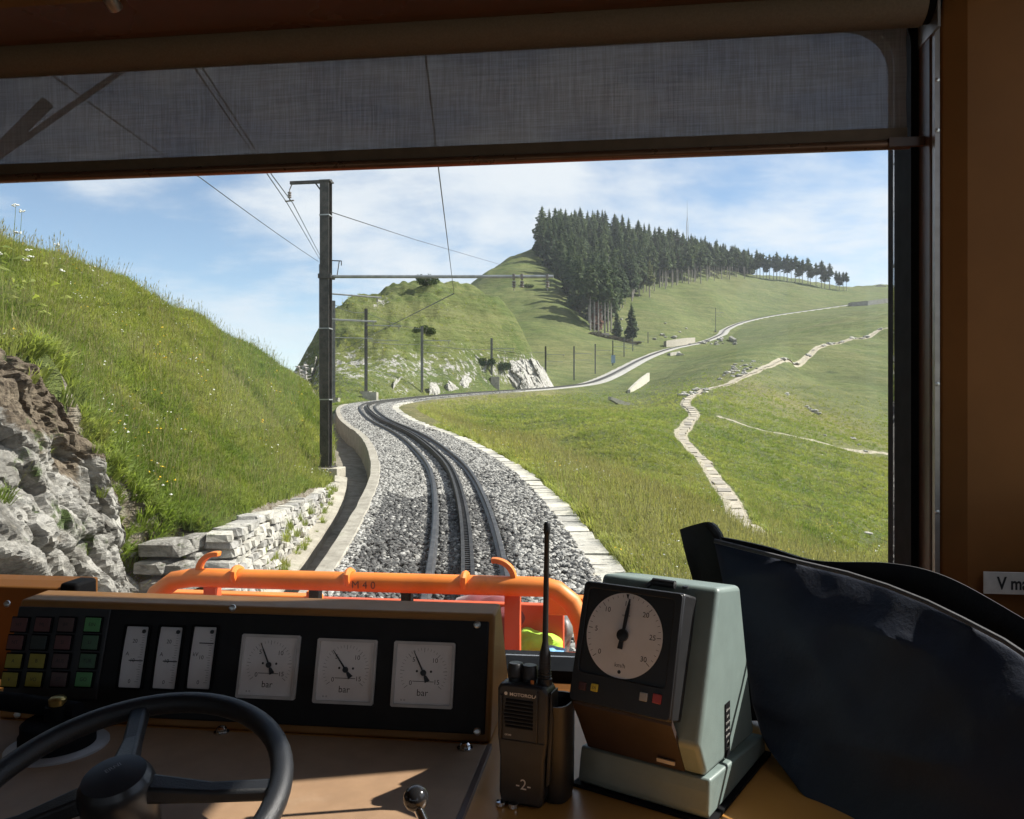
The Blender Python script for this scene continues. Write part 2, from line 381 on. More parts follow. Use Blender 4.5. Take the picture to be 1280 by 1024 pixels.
# ------------------------------------------------------------------ grass colour shared by turf and blades
def turf_colour(t, fine=True):
    P = t.coord('Position')
    a = t.noise(0.16, 5, 0.6, P, 0.4); b = t.noise(1.3, 5, 0.62, P); c = t.noise(0.035, 4, 0.55, P)
    col = t.mix(t.ramp(a, 0.36, 0.64), (0.080, 0.112, 0.026), (0.134, 0.152, 0.046))
    col = t.mix(t.math('MULTIPLY', t.ramp(b, 0.50, 0.72), 0.75), col, (0.172, 0.170, 0.066))
    col = t.mix(t.math('MULTIPLY', t.ramp(b, 0.50, 0.28), 0.65), col, (0.044, 0.074, 0.014))
    col = t.mix(t.math('MULTIPLY', t.ramp(c, 0.45, 0.62), 0.35), col, (0.118, 0.112, 0.046))
    dry = t.attr('dry')
    col = t.mix(t.math('MULTIPLY', dry, t.math('ADD', t.math('MULTIPLY', t.ramp(b, 0.25, 0.7), 0.6), 0.4)), col, (0.240, 0.195, 0.092))
    return col, a, b
def make_turf():
    t = NT('hillside turf'); col, a, b = turf_colour(t); P = t.coord('Position')
    # fine clumps, stretched a little down the slope
    f1 = t.noise(9.0, 5, 0.7, P); f2 = t.noise(2.6, 6, 0.72, P, .6)
    col = t.mix(t.math('MULTIPLY', t.ramp(f2, 0.40, 0.62), 0.55), col, t.mix(0.55, col, (0.028, 0.052, 0.008)))
    col = t.mix(t.math('MULTIPLY', t.ramp(f1, 0.45, 0.70), 0.5), col, t.mix(0.6, col, (0.20, 0.21, 0.07)))
    m1 = t.noise(0.42, 6, .72, P, .5); m2 = t.voro(0.30, P)
    col = t.mix(t.math('MULTIPLY', t.ramp(m1, .47, .62), .42), col, t.mix(.6, col, (0.035,0.055,0.014)))
    col = t.mix(t.math('MULTIPLY', t.ramp(m2, .30, .05), t.math('MULTIPLY', t.ramp(m1, .40, .55), .45)), col, (0.050,0.070,0.018))
    tp = t.n('ShaderNodeMapping'); t.l(P, tp.inputs[0]); tp.inputs['Scale'].default_value = (.10, .10, 1.5); tr_ = t.noise(1.0, 6, .68, tp.outputs[0], .8)
    col = t.mix(t.math('MULTIPLY', t.ramp(tr_, .50, .60), .50), col, t.mix(.65, col, (0.045,0.055,0.018)))
    col = t.mix(t.math('MULTIPLY', t.ramp(tr_, .46, .36), .40), col, (0.165,0.165,0.066))
    t2 = t.n('ShaderNodeMapping'); t.l(P, t2.inputs[0]); t2.inputs['Scale'].default_value = (.022, .022, .34); tr2 = t.noise(1.0, 7, .7, t2.outputs[0], 1.2); v2 = t.voro(.13, P); n5 = t.noise(.028, 5, .6, P)
    col = t.mix(t.math('MULTIPLY', t.ramp(tr2, .50, .62), .50), col, t.mix(.6, col, (0.050,0.058,0.020)))
    col = t.mix(t.math('MULTIPLY', t.ramp(tr2, .44, .34), .38), col, (0.172,0.168,0.072))
    col = t.mix(t.math('MULTIPLY', t.ramp(v2, .22, .08), t.math('MULTIPLY', t.ramp(n5, .48, .62), .7)), col, (0.036,0.052,0.016))
    # flowers: pale and yellow specks
    v = t.n('ShaderNodeTexVoronoi'); t.put(v.inputs['Vector'], P); v.inputs['Scale'].default_value = 1.35
    spk = t.math('LESS_THAN', v.outputs['Distance'], t.math('ADD', 0.03, t.math('MULTIPLY', t.noise(.22, 3, .5, P), 0.10)))
    sepc = t.n('ShaderNodeSeparateColor'); t.l(v.outputs['Color'], sepc.inputs[0])
    fl = t.mix(t.math('GREATER_THAN', sepc.outputs[0], .62), (0.42, 0.42, 0.34), (0.50, 0.36, 0.03))
    col = t.mix(t.math('MULTIPLY', t.math('MULTIPLY', spk, t.math('GREATER_THAN', sepc.outputs[1], .45)), .75), col, fl)
    # bare rock and earth
    rk = t.attr('rock'); rn = t.noise(1.1, 8, 0.7, P, .3); r2 = t.noise(5.0, 6, 0.7, P)
    rm = t.ramp(t.math('ADD', rk, t.math('MULTIPLY', t.math('SUBTRACT', rn, .5), 1.6)), 0.52, 0.66)
    rcol = t.mix(t.ramp(r2, 0.35, 0.65), (0.16, 0.145, 0.12), (0.47, 0.455, 0.43))
    col = t.mix(rm, col, rcol)
    ea = t.attr('earth'); em = t.ramp(t.math('ADD', ea, t.math('MULTIPLY', t.math('SUBTRACT', t.noise(2.2, 7, .7, P), .5), 1.2)), 0.45, 0.62)
    col = t.mix(em, col, t.mix(t.ramp(r2, .3, .7), (0.11, 0.085, 0.058), (0.30, 0.27, 0.22)))
    pt = t.attr('path'); pm = t.ramp(t.math('ADD', pt, t.math('MULTIPLY', t.math('SUBTRACT', t.noise(1.6, 6, .7, P), .5), .9)), 0.45, 0.6)
    col = t.mix(pm, col, t.mix(t.ramp(r2, .3, .7), (0.27, 0.235, 0.165), (0.46, 0.42, 0.33)))
    h = t.math('ADD', t.math('MULTIPLY', f1, .35), t.math('MULTIPLY', f2, 1.0))
    h = t.math('ADD', h, t.math('MULTIPLY', t.noise(.5, 6, .65, P), 2.2)); h = t.math('ADD', h, t.math('MULTIPLY', tr_, 3.0))
    return t.pbr(col, 0.85, 0, t.bump(h, 0.9, 0.20), 0.15)
M_turf = make_turf()

# ------------------------------------------------------------------ hillside mesh
uu = np.concatenate([np.linspace(-900, -60, 60, endpoint=False), np.linspace(-60, 1340, 560, endpoint=False), np.linspace(1340, 2100, 50)])
ly = np.concatenate([np.linspace(math.log(1.2), math.log(6), 26, endpoint=False), np.linspace(math.log(6), math.log(170), 330, endpoint=False), np.linspace(math.log(170), math.log(620), 110, endpoint=False), np.linspace(math.log(620), math.log(1500), 30)])
GU, GL = np.meshgrid((uu - 640)/FOC, np.exp(ly)); GX = GU*GL; GY = GL
GZ, GO, GT, GS = ground(GX, GY, True)
pd_fp = poly_dist(GX, GY, FPP[:, :2]); pd_tr = poly_dist(GX, GY, TRP[:, :2])
PU = GX/GY*FOC + 640
dry = np.where(GO > 0, sstep(GO, 1.5, 2.2)*(1 - sstep(GO, 3.4, 7.5 + 4*fbm(GX*.12, GY*.12, 3)))*1.0, 0)*(1 - sstep(GY, 85, 130))
dry = np.maximum(dry, .85*np.exp(-(((GX-30)/10)**2 + ((GY-90)/18)**2)))
dry = np.maximum(dry, .45*np.exp(-(((GX-13)/10)**2 + ((GY-190)/30)**2)))
dry = np.maximum(dry, .18*sstep(fbm(GX*.05, GY*.05, 3), .1, .45))
rock = np.zeros_like(GX)
hill = (GY > 62) & (GY < 125) & (PU > 370) & (PU < 700)
rock = np.where(hill, .20 + .34*np.exp(-((GZ - (GT + 3.0))/3.0)**2), rock)
for u, v, w in ((440,470,26),(500,490,22),(475,376,24),(405,480,26),(490,455,16),(545,482,22),(580,470,28),(640,470,40),(670,468,34),(398,455,14)):
    pv = 512 - GZ/GY*FOC
    rock = np.where(hill, np.maximum(rock, .62*np.exp(-(((PU-u)/w)**2 + ((pv-v)/(w*.45))**2))), rock)
earth = np.zeros_like(GX)
earth = np.where((GO < -1.6) & (GY < 42) & (GO > -2.9), 1.0, earth)
earth = np.where((GO < -2.4) & (GY < 9.4), np.maximum(earth, 1 - sstep(GX, -99, -98)), earth)
exg, _e = edg(np.clip(GY, 2.5, 41)); earth = np.where((GY < 9.3) & (GY > 1) & (GO < -2.4) & (GX < exg - .25), .95*(1 - sstep(exg - GX, .25, .75)), earth)
path = np.maximum(.95*(1 - sstep(pd_fp, .22, .55 + .003*GY)), .80*(1 - sstep(pd_tr, .15, .70)))
path = np.where(np.abs(GO) < 1.9, 1, path)
earth = np.where((GY > 8.0) & (GY < 9.6) & (GX < -3.2) & (GX > -4.6) & (GO < -2.6), .9, earth)
NY, NX = GX.shape
idx = np.arange(NY*NX).reshape(NY, NX)
F = np.stack([idx[:-1, :-1], idx[:-1, 1:], idx[1:, 1:], idx[1:, :-1]], -1).reshape(-1, 4)
terrain = npmesh('hillside', np.stack([GX, GY, GZ], -1).reshape(-1, 3), F, M_turf)
tag(terrain, kind='structure')
for nm, arr in (('dry', dry), ('rock', rock), ('earth', earth), ('path', path)):
    terrain.data.attributes.new(nm, 'FLOAT', 'POINT').data.foreach_set('value', arr.astype(np.float32).ravel())
# ------------------------------------------------------------------ line: ballast bed, rails, rack, kerb, ditch, slabs
def sweep(s0, s1, step, sect, far_step=None, jit=None):
    """closed section [(offset, dz)...] carried along the line"""
    ss = [s0]
    while ss[-1] < s1: ss.append(ss[-1] + (step if ss[-1] < 80 or not far_step else far_step))
    V = []; n = len(sect)
    for s in ss:
        p, t, nn = track_at(s)
        for o, dz in sect:
            q = p + nn*o + np.array((0, 0, dz))
            if jit: q = q + np.array((mnoise.noise((q[0]*1.3, q[1]*1.3, o)), mnoise.noise((q[0]*1.3, q[1]*1.3, o+9)), mnoise.noise((q[0]*1.1, q[1]*1.1, o+5)))) * jit
            V.append(q)
    Fs = [(i*n+k, i*n+(k+1) % n, (i+1)*n+(k+1) % n, (i+1)*n+k) for i in range(len(ss)-1) for k in range(n)]
    mb = MB(); mb.add(V, Fs); mb.f.append(tuple(range(n-1, -1, -1))); mb.m.append(0); mb.f.append(tuple(range((len(ss)-1)*n, len(ss)*n))); mb.m.append(0)
    return mb
S = s_of_y
def mat_ballast():
    t = NT('ballast bed'); P = t.coord('Position')
    v = t.n('ShaderNodeTexVoronoi'); t.put(v.inputs['Vector'], P); v.inputs['Scale'].default_value = 17
    sp = t.n('ShaderNodeSeparateColor'); t.l(v.outputs['Color'], sp.inputs[0])
    c = t.mix(t.ramp(sp.outputs[0], .1, .9, False), (0.15, 0.148, 0.14), (0.47, 0.46, 0.44))
    c = t.mix(t.ramp(v.outputs['Distance'], .25, .75), c, (0.07, 0.068, 0.062))
    return t.pbr(c, .9, 0, t.bump(t.math('SUBTRACT', 1.0, v.outputs['Distance']), 1.0, .05), .2)
M_ballast = mat_ballast()
def mat_stone(name, lo, hi, dark=(0.10,0.095,0.085), scale=6.0, moss=0.0):
    t = NT(name); P = t.coord('Position'); rnd = t.n('ShaderNodeObjectInfo').outputs['Random']
    n1 = t.noise(scale, 8, .7, P, .4); n2 = t.noise(scale*4, 6, .7, P)
    c = t.mix(t.ramp(n1, .3, .68), lo, hi); c = t.mix(t.math('MULTIPLY', t.ramp(n2, .52, .72), .55), c, dark)
    c = t.mix(1.0, c, t.mix(rnd, (0.72, 0.72, 0.74), (1.12, 1.10, 1.04)), 'MULTIPLY')
    if moss: c = t.mix(t.math('MULTIPLY', t.ramp(t.noise(scale*.5, 6, .7, P), .56, .70), moss), c, (0.07, 0.09, 0.025))
    return t.pbr(c, .88, 0, t.bump(t.math('ADD', n1, t.math('MULTIPLY', n2, .4)), .55, .05), .25)
M_lime = mat_stone('limestone', (0.27,0.26,0.24), (0.52,0.50,0.46), scale=5, moss=.6)
M_slab = mat_stone('slab stone', (0.40,0.38,0.335), (0.58,0.56,0.50), (0.22,0.20,0.16), 3.2, .35)
M_pslab = mat_stone('path slab', (0.30,0.265,0.215), (0.46,0.42,0.35), (0.17,0.15,0.115), 2.0, .3)
M_conc = mat_stone('old concrete', (0.25,0.23,0.195), (0.40,0.375,0.325), (0.16,0.145,0.12), 2.6, .25)
M_mud = mat_stone('ditch earth', (0.13,0.115,0.09), (0.27,0.245,0.20), (0.07,0.06,0.05), 3.0, .6)
def mat_steel(name, col, col2, rough, metal):
    t = NT(name); P = t.coord('Position'); c = t.mix(t.ramp(t.noise(7, 6, .65, P), .35, .65), col, col2)
    return t.pbr(c, rough, metal, t.bump(t.noise(60, 4, .6, P), .25, .004), .5)
M_rail = mat_steel('rail steel', (0.040,0.038,0.038), (0.085,0.082,0.082), .45, .35)
M_rack = mat_steel('rack steel', (0.022,0.020,0.019), (0.050,0.047,0.044), .55, .3)
M_mast = mat_steel('mast paint', (0.040,0.038,0.035), (0.075,0.068,0.060), .55, .25)
M_galv = mat_steel('galvanised', (0.30,0.31,0.31), (0.42,0.42,0.42), .45, .6)
M_mastgrey = mat_steel('mast grey', (0.10,0.10,0.095), (0.17,0.165,0.155), .55, .3)
S0, SE = S(-4), TS[-1] - 1
M_farbed = mat_stone('far ballast', (0.27,0.262,0.245), (0.42,0.41,0.385), (0.17,0.165,0.155), 1.2, 0)
farbed = sweep(104, SE - 2, 2.0, [(-1.9,-.9),(-1.85,-.20),(-.55,-.13),(.55,-.13),(2.0,-.20),(2.5,-.35),(2.55,-.9)], 3.0).obj('ballast_bed', M_farbed, smooth=True); tag(farbed, kind='structure')
bed = sweep(S0, 106, 1.0, [(-1.52,-.5),(-1.52,-.17),(-.6,-.135),(.6,-.135),(1.36,-.16),(1.75,-.3),(1.75,-.5)], 3.0).obj('ballast_bed', M_ballast, smooth=True); tag(bed, kind='structure')
track = thing('railway_track', 'rack railway track of two steel rails and a toothed centre rail curving uphill', 'railway track', tuple(TR[int(S(6)*2)]))
bpy.context.view_layer.update()
def under(o, root):
    o.parent = root; o.matrix_parent_inverse = Matrix.Translation(-root.location); return o
railsec = lambda c: [(c-.055,-.125),(c-.055,-.112),(c-.012,-.09),(c-.012,-.045),(c-.029,-.034),(c-.029,-.003),(c-.022,0),(c+.022,0),(c+.029,-.003),(c+.029,-.034),(c+.012,-.045),(c+.012,-.09),(c+.055,-.112),(c+.055,-.125)]
for c in (-.43, .43): under(sweep(S0, SE, .5, railsec(c), 2.0).obj('rail', M_rail, smooth=False), track)
for c in (-.052, .052): under(sweep(S0, SE, .5, [(c-.022,-.14),(c-.022,.05),(c+.022,.05),(c+.022,-.14)], 2.0).obj('rack_bar', M_rack), track)
teeth = MB(); s = S(4.0)
while s < S(40):
    p, t, n = track_at(s); M = Matrix(((n[0], t[0], 0, p[0]), (n[1], t[1], 0, p[1]), (0, 0, 1, p[2]), (0,0,0,1)))
    teeth.box((-.031,-.022,-.02), (.031,.022,.034), M=M); s += .1
tag(under(teeth.obj('rack_teeth', M_rack), track), kind='stuff')
# steel sleepers just proud of the stones, one mesh shared
slp = MB(); slp.prism([(-.75,-.16),(-.72,-.128),(.72,-.128),(.75,-.16)], -.10, .10, 'y'); sl0 = None; s = S(5.0); k = 0
while k < 110:
    p, t, n = track_at(s); a = math.atan2(-t[0], t[1])
    if sl0 is None: o = sl0 = slp.obj('sleeper', M_rack)
    else: o = sl0.copy(); COL.objects.link(o)
    o.parent = track; o.location = Vector(p) - track.location + Vector((0,0,-.028)); o.rotation_euler = (math.atan(.05), 0, a); s += .75; k += 1
kerb = sweep(S(2), S(50)+2, .35, [(-1.78,-1.0),(-1.75,-.10),(-1.735,-.075),(-1.535,-.07),(-1.52,-.085),(-1.52,-1.0)], None, .02).obj('concrete_kerb', M_conc, smooth=True); tag(kerb, kind='structure')
try: kerb.data.set_sharp_from_angle(angle=R(35))
except Exception: pass
ditch = sweep(S(2), S(49), .4, [(-2.66,-.95),(-2.66,-.70),(-2.2,-.735),(-1.77,-.75),(-1.77,-.95)], None, .05).obj('ditch', M_mud, smooth=True); tag(ditch, kind='structure')
ledge = sweep(S(2), S(20.5), .4, [(-2.62,-1.0),(-2.60,-.50),(-2.30,-.56),(-2.27,-1.0)], None, .035).obj('concrete_ledge', M_conc, smooth=True); tag(ledge, kind='structure')
# slab edging on the right of the ballast
edging = sweep(S(2), S(62), .5, [(1.34,-.5),(1.36,-.24),(1.86,-.26),(1.90,-.5)]).obj('edging_path', M_mud, smooth=True); tag(edging, kind='structure')
slab_meshes = []
for k in range(7):
    bm = bmesh.new(); bmesh.ops.create_cube(bm, size=1.0)
    for v in bm.verts: v.co += Vector((random.uniform(-.06,.06), random.uniform(-.045,.045), 0))
    bmesh.ops.bevel(bm, geom=bm.edges[:], offset=.035, segments=1, affect='EDGES')
    me = bpy.data.meshes.new('slab'); bm.to_mesh(me); bm.free(); me.materials.append(M_slab); slab_meshes.append(me)
s = S(4.5); k = 0
while s < S(62) and k < 170:
    L = random.uniform(.30, .52); p, t, n = track_at(s + L/2); w = random.uniform(.44, .52)
    o = bpy.data.objects.new('slab', random.choice(slab_meshes)); COL.objects.link(o); o.parent = edging
    o.location = p + n*(1.60 + random.uniform(-.03,.03)) + np.array((0,0,-.185 + random.uniform(-.012,.012))); o.scale = (w, L-.022, .12)
    o.rotation_euler = (math.atan(.05)+random.uniform(-.02,.02), random.uniform(-.03,.03), math.atan2(-t[0], t[1]) + random.uniform(-.04,.04)); s += L; k += 1

# ------------------------------------------------------------------ scattering of uncountable pieces
def variants(name, meshes):
    c = bpy.data.collections.new(name)
    for m in meshes: c.objects.link(bpy.data.objects.new(name, m))
    return c
def scatter(name, pts, rot, scl, idxs, coll, attrs=None):
    me = bpy.data.meshes.new(name); me.vertices.add(len(pts)); me.vertices.foreach_set('co', np.asarray(pts, np.float32).ravel())
    me.attributes.new('rot', 'FLOAT_VECTOR', 'POINT').data.foreach_set('vector', np.asarray(rot, np.float32).ravel())
    me.attributes.new('scl', 'FLOAT_VECTOR', 'POINT').data.foreach_set('vector', np.asarray(scl, np.float32).ravel())
    me.attributes.new('idx', 'INT', 'POINT').data.foreach_set('value', np.asarray(idxs, np.int32))
    for k, v in (attrs or {}).items(): me.attributes.new(k, 'FLOAT', 'POINT').data.foreach_set('value', np.asarray(v, np.float32))
    o = bpy.data.objects.new(name, me); COL.objects.link(o)
    g = bpy.data.node_groups.new(name, 'GeometryNodeTree')
    g.interface.new_socket('Geometry', in_out='INPUT', socket_type='NodeSocketGeometry'); g.interface.new_socket('Geometry', in_out='OUTPUT', socket_type='NodeSocketGeometry')
    gi = g.nodes.new('NodeGroupInput'); go = g.nodes.new('NodeGroupOutput'); ip = g.nodes.new('GeometryNodeInstanceOnPoints'); ci = g.nodes.new('GeometryNodeCollectionInfo')
    ci.inputs['Collection'].default_value = coll; ci.inputs['Separate Children'].default_value = True; ci.inputs['Reset Children'].default_value = True
    def na(n_, ty):
        a = g.nodes.new('GeometryNodeInputNamedAttribute'); a.data_type = ty; a.inputs['Name'].default_value = n_; return a.outputs['Attribute']
    e2r = g.nodes.new('FunctionNodeEulerToRotation'); g.links.new(na('rot', 'FLOAT_VECTOR'), e2r.inputs[0])
    g.links.new(gi.outputs[0], ip.inputs['Points']); g.links.new(ci.outputs[0], ip.inputs['Instance']); ip.inputs['Pick Instance'].default_value = True
    g.links.new(na('idx', 'INT'), ip.inputs['Instance Index']); g.links.new(e2r.outputs[0], ip.inputs['Rotation']); g.links.new(na('scl', 'FLOAT_VECTOR'), ip.inputs['Scale'])
    g.links.new(ip.outputs[0], go.inputs[0])
    m = o.modifiers.new('scatter', 'NODES'); m.node_group = g
    return tag(o, kind='stuff')
def chip_mesh(mat, flat=.7):
    bm = bmesh.new(); bmesh.ops.create_icosphere(bm, subdivisions=1, radius=.5)
    for v in bm.verts: v.co = Vector((v.co.x*random.uniform(.75,1.25), v.co.y*random.uniform(.75,1.2), v.co.z*flat*random.uniform(.7,1.2)))
    me = bpy.data.meshes.new('stone'); bm.to_mesh(me); bm.free(); me.materials.append(mat); return me
def mat_chip(name, lo, hi):
    t = NT(name); rnd = t.n('ShaderNodeObjectInfo').outputs['Random']; P = t.coord('Position')
    c = t.mix(rnd, lo, hi); c = t.mix(t.math('MULTIPLY', t.noise(40, 4, .6, P), .5), c, tuple(x*.5 for x in lo)); return t.pbr(c, .85, 0, None, .3)
M_chl = mat_chip('pale ballast stone', (0.21,0.20,0.183), (0.52,0.505,0.47)); M_chd = mat_chip('oily ballast stone', (0.055,0.054,0.053), (0.185,0.180,0.172))
chips = variants('stone', [chip_mesh(M_chl) for _ in range(5)] + [chip_mesh(M_chd) for _ in range(5)])
def ballast_points():
    P=[];Ro=[];Sc=[];I=[]
    for s0, s1, dens, size in ((S(3), S(16), 560, .072), (S(16), S(30), 330, .080), (S(30), S(56), 150, .095), (S(56), S(100), 45, .13)):
        n = int((s1-s0)*3.0*dens); s = np.random.uniform(s0, s1, n); o = np.random.uniform(-1.55, 1.46, n)
        for k in range(n):
            oo = o[k]; d = min(abs(oo-.43), abs(oo+.43), abs(oo))
            if d < .085: continue
            p, t, nn = track_at(s[k]); y = p[1]
            z = -.128 + .012*random.random() + (.02 if oo > .6 or oo < -.6 else .005)*random.random()
            P.append(p + nn*oo + np.array((0,0,z))); Ro.append((random.uniform(-.6,.6), random.uniform(-.6,.6), random.uniform(0,6.3)))
            c = size*random.uniform(.6,1.25); Sc.append((c,c,c))
            edge = 14.6 + 1.2*mnoise.noise((oo*1.1, y*.4, 0)); ro = .60 + .25*mnoise.noise((y*.5, 3, 1))
            pd = .86 if (y < edge and -1.35 < oo < ro) else (.34 if y < edge + 3 and oo >= ro - .3 else .12)
            I.append(random.randrange(5) + (5 if random.random() < pd else 0))
    return P, Ro, Sc, I
tag(scatter('ballast', *ballast_points(), chips), kind='stuff')
_PV = 512 - GZ/GY*FOC
def pos_on(u, v, y0=150, y1=620):
    """how far ahead the sight line (u, v) first meets the land"""
    c = int(np.abs(uu - u).argmin()); Y = GL[:, c]; m = (Y >= y0) & (Y <= y1); pv = _PV[m, c]; Y = Y[m]; h = np.nonzero(pv <= v)[0]
    if len(h) == 0: return float(Y[pv.argmin()])
    k = h[0]
    if k == 0: return float(Y[0])
    f = (pv[k-1] - v)/max(1e-6, pv[k-1] - pv[k]); return float(Y[k-1] + (Y[k]-Y[k-1])*f)
# ------------------------------------------------------------------ rock face at the left, beside the train
def facet(q, f, seed):
    """height of broken rock: every cell a tilted block"""
    qq = Vector((q.x*f*1.25 + q.z*f*.35 + seed, q.y*f + q.z*f*.5, q.z*f*.62)); d, pts = mnoise.voronoi(qq); c = pts[0]; r = mnoise.cell_vector(c*5.3 + Vector((seed,3,1))); e = qq - c
    return (r.x-.5)*.9 + (e.x*(r.y-.5) + e.y*(r.z-.5) + e.z*(r.x-.5))*1.5 - max(0, .09-(d[1]-d[0]))*4.0
def mat_rock(name, moss=.5, lo=(0.12,0.11,0.095), hi=(0.385,0.365,0.33)):
    t = NT(name); P = t.coord('Position'); n1 = t.noise(2.2, 9, .72, P, .8); n2 = t.noise(13, 7, .72, P, .5)
    st = t.n('ShaderNodeMapping'); t.l(P, st.inputs[0]); st.inputs['Scale'].default_value = (2.5, 3.2, 9.0); st.inputs['Rotation'].default_value = (R(50), R(20), 0)
    n3 = t.noise(1.6, 7, .7, st.outputs[0], .6)
    c = t.mix(t.ramp(n1, .32, .62), lo, hi); c = t.mix(t.math('MULTIPLY', t.ramp(n3, .52, .40), .6), c, (0.13,0.125,0.115))
    c = t.mix(t.math('MULTIPLY', t.ramp(n2, .56, .74), .5), c, (0.30,0.27,0.21))
    e = t.attr('earth'); c = t.mix(t.ramp(t.math('ADD', e, t.math('MULTIPLY', t.math('SUBTRACT', t.noise(3.0, 7, .7, P), .5), 1.3)), .42, .58), c, t.mix(t.ramp(n2,.35,.65), (0.065,0.048,0.034), (0.20,0.16,0.115)))
    c = t.mix(t.math('MULTIPLY', t.ramp(t.noise(1.7, 7, .7, t.coord('Object')), .57, .66), moss), c, (0.055,0.085,0.018))
    return t.pbr(c, .9, 0, t.bump(t.math('ADD', n3, t.math('MULTIPLY', n2, .5)), .8, .09), .2)
M_rock = mat_rock('limestone rock', .95)
RT = np.array([(1.0,-5.0,1.9),(4.0,-4.9,1.30),(6.0,-4.72,1.12),(6.8,-4.5,1.0),(7.3,-4.32,.74),(7.7,-4.30,.36),(8.05,-4.32,-.10),(8.35,-4.30,-.66),(8.65,-4.25,-1.35),(8.9,-4.02,-1.72),(9.15,-3.75,-2.0)])
nI, nJ = 260, 190
ii = np.linspace(1.0, 9.15, nI); jj = np.linspace(0, 1, nJ); V = np.zeros((nI, nJ, 3)); EA = np.zeros((nI, nJ))
for a, y in enumerate(ii):
    tx_, tz_ = np.interp(y, RT[:,0], RT[:,1]), np.interp(y, RT[:,0], RT[:,2]); p, t, n = track_at(S(y)); bx, bz = p[0] - 2.75 - .35*max(0, min(1, (y-6)/3)), p[2] - .95
    for b, j in enumerate(jj):
        f = j if j < .88 else .88 + (j-.88)*1.0
        x = bx + (tx_-bx)*(f**1.3); z = bz + (tz_-bz)*f
        if j > .9: x -= (j-.9)*7.0*min(1, (9.15-y)/.8)**.5; z += (j-.9)*.6
        q = Vector((x, y, z))
        w = min(1, (9.2-y)/.5)
        big = mnoise.noise(q*.9 + Vector((3,1,7)))*.34 + mnoise.noise(q*2.1)*.20
        h = big*.9 + (.16*mnoise.noise(q*3.2) - .10 if j > .8 else 0) + facet(q, 1.25, 2)*.22 + facet(q, 3.1, 7)*.12 + facet(q, 7.5, 4)*.050 + mnoise.noise(q*14)*.02
        V[a, b] = (x + .86*h*w, y - .25*h*w + .04*mnoise.noise(q*4), z + .25*h*w)
        EA[a, b] = max(0, 1.1*((j-.72)/.14)) + max(0, mnoise.noise(q*1.3 + Vector((9,2,4))))*(1.35 if j > .45 else .95)
ix = np.arange(nI*nJ).reshape(nI, nJ)
V_ROCK = V.copy()
rockface = npmesh('rock_face', V.reshape(-1, 3), np.stack([ix[:-1,:-1], ix[1:,:-1], ix[1:,1:], ix[:-1,1:]], -1).reshape(-1, 4), M_rock, smooth=False)
rockface.data.attributes.new('earth', 'FLOAT', 'POINT').data.foreach_set('value', np.clip(EA, 0, 1).astype(np.float32).ravel()); tag(rockface, kind='structure')
def boulder_mesh(sub=3, flat=.7, mat=None, seed=0):
    bm = bmesh.new(); bmesh.ops.create_icosphere(bm, subdivisions=sub, radius=.5); o = Vector((seed*3.1, seed*1.7, 2))
    for v in bm.verts:
        q = v.co*2.2 + o; d, pts = mnoise.voronoi(q*.8); v.co *= 1 + .35*mnoise.noise(q) + .30*(mnoise.cell(pts[0]*5)-.5) + .07*mnoise.noise(q*4); v.co.z *= flat
    me = bpy.data.meshes.new('boulder'); bm.to_mesh(me); bm.free(); me.materials.append(mat or M_lime); return me
o = bpy.data.objects.new('boulder', boulder_mesh(4, 1.0, M_lime, 3)); COL.objects.link(o); o.location = at(134, 647, 8.1); o.scale = (.24,.26,.62); o.rotation_euler = (R(8), R(-10), R(20))
tag(o, 'upright pale boulder wedged at the edge of the rock face beside the grass', 'boulder')

# ------------------------------------------------------------------ dry stone retaining wall
def stone_mesh(seed, mat, rough=.12):
    rr = random.Random(seed); bm = bmesh.new(); bmesh.ops.create_cube(bm, size=1.0)
    bmesh.ops.bevel(bm, geom=bm.edges[:], offset=.12, segments=1, affect='EDGES')
    for v in bm.verts: v.co += Vector((rr.uniform(-1,1), rr.uniform(-1,1), rr.uniform(-1,1)))*rough*.6
    me = bpy.data.meshes.new('stone'); bm.to_mesh(me); bm.free(); me.materials.append(mat); return me
stones = [stone_mesh(i, M_lime) for i in range(9)]
wall = thing('retaining_wall', 'dry stone retaining wall of pale limestone holding up the left grass bank', 'stone wall', (tx(13)-2.7, 13, tz(13)-.6))
core = MB(); ys = np.linspace(9.35, 18.8, 60); n0 = 0
wtop = lambda y: float(np.interp(y, [8.7, 9.3, 10.5, 13, 16, 18.8], [-1.42, -1.36, -1.38, -1.5, -1.60, -1.72]))
for a, b in zip(ys[:-1], ys[1:]):
    pa, _, na_ = track_at(S(a)); pb, _, nb_ = track_at(S(b)); A0 = pa - na_*2.80; B0 = pb - nb_*2.80; A1 = pa - na_*3.3; B1 = pb - nb_*3.3
    za, zb = pa[2]-.9, pb[2]-.9; ta, tb = wtop(a)-.06, wtop(b)-.06
    core.add([(A0[0],A0[1],za),(B0[0],B0[1],zb),(B1[0],B1[1],zb),(A1[0],A1[1],za),(A0[0],A0[1],ta),(B0[0],B0[1],tb),(B1[0],B1[1],tb),(A1[0],A1[1],ta)], [(3,2,1,0),(4,5,6,7),(0,1,5,4),(1,2,6,5),(2,3,7,6),(3,0,4,7)])
under(core.obj('wall_core', M_mud), wall)
cnt = 0
zc = -2.75
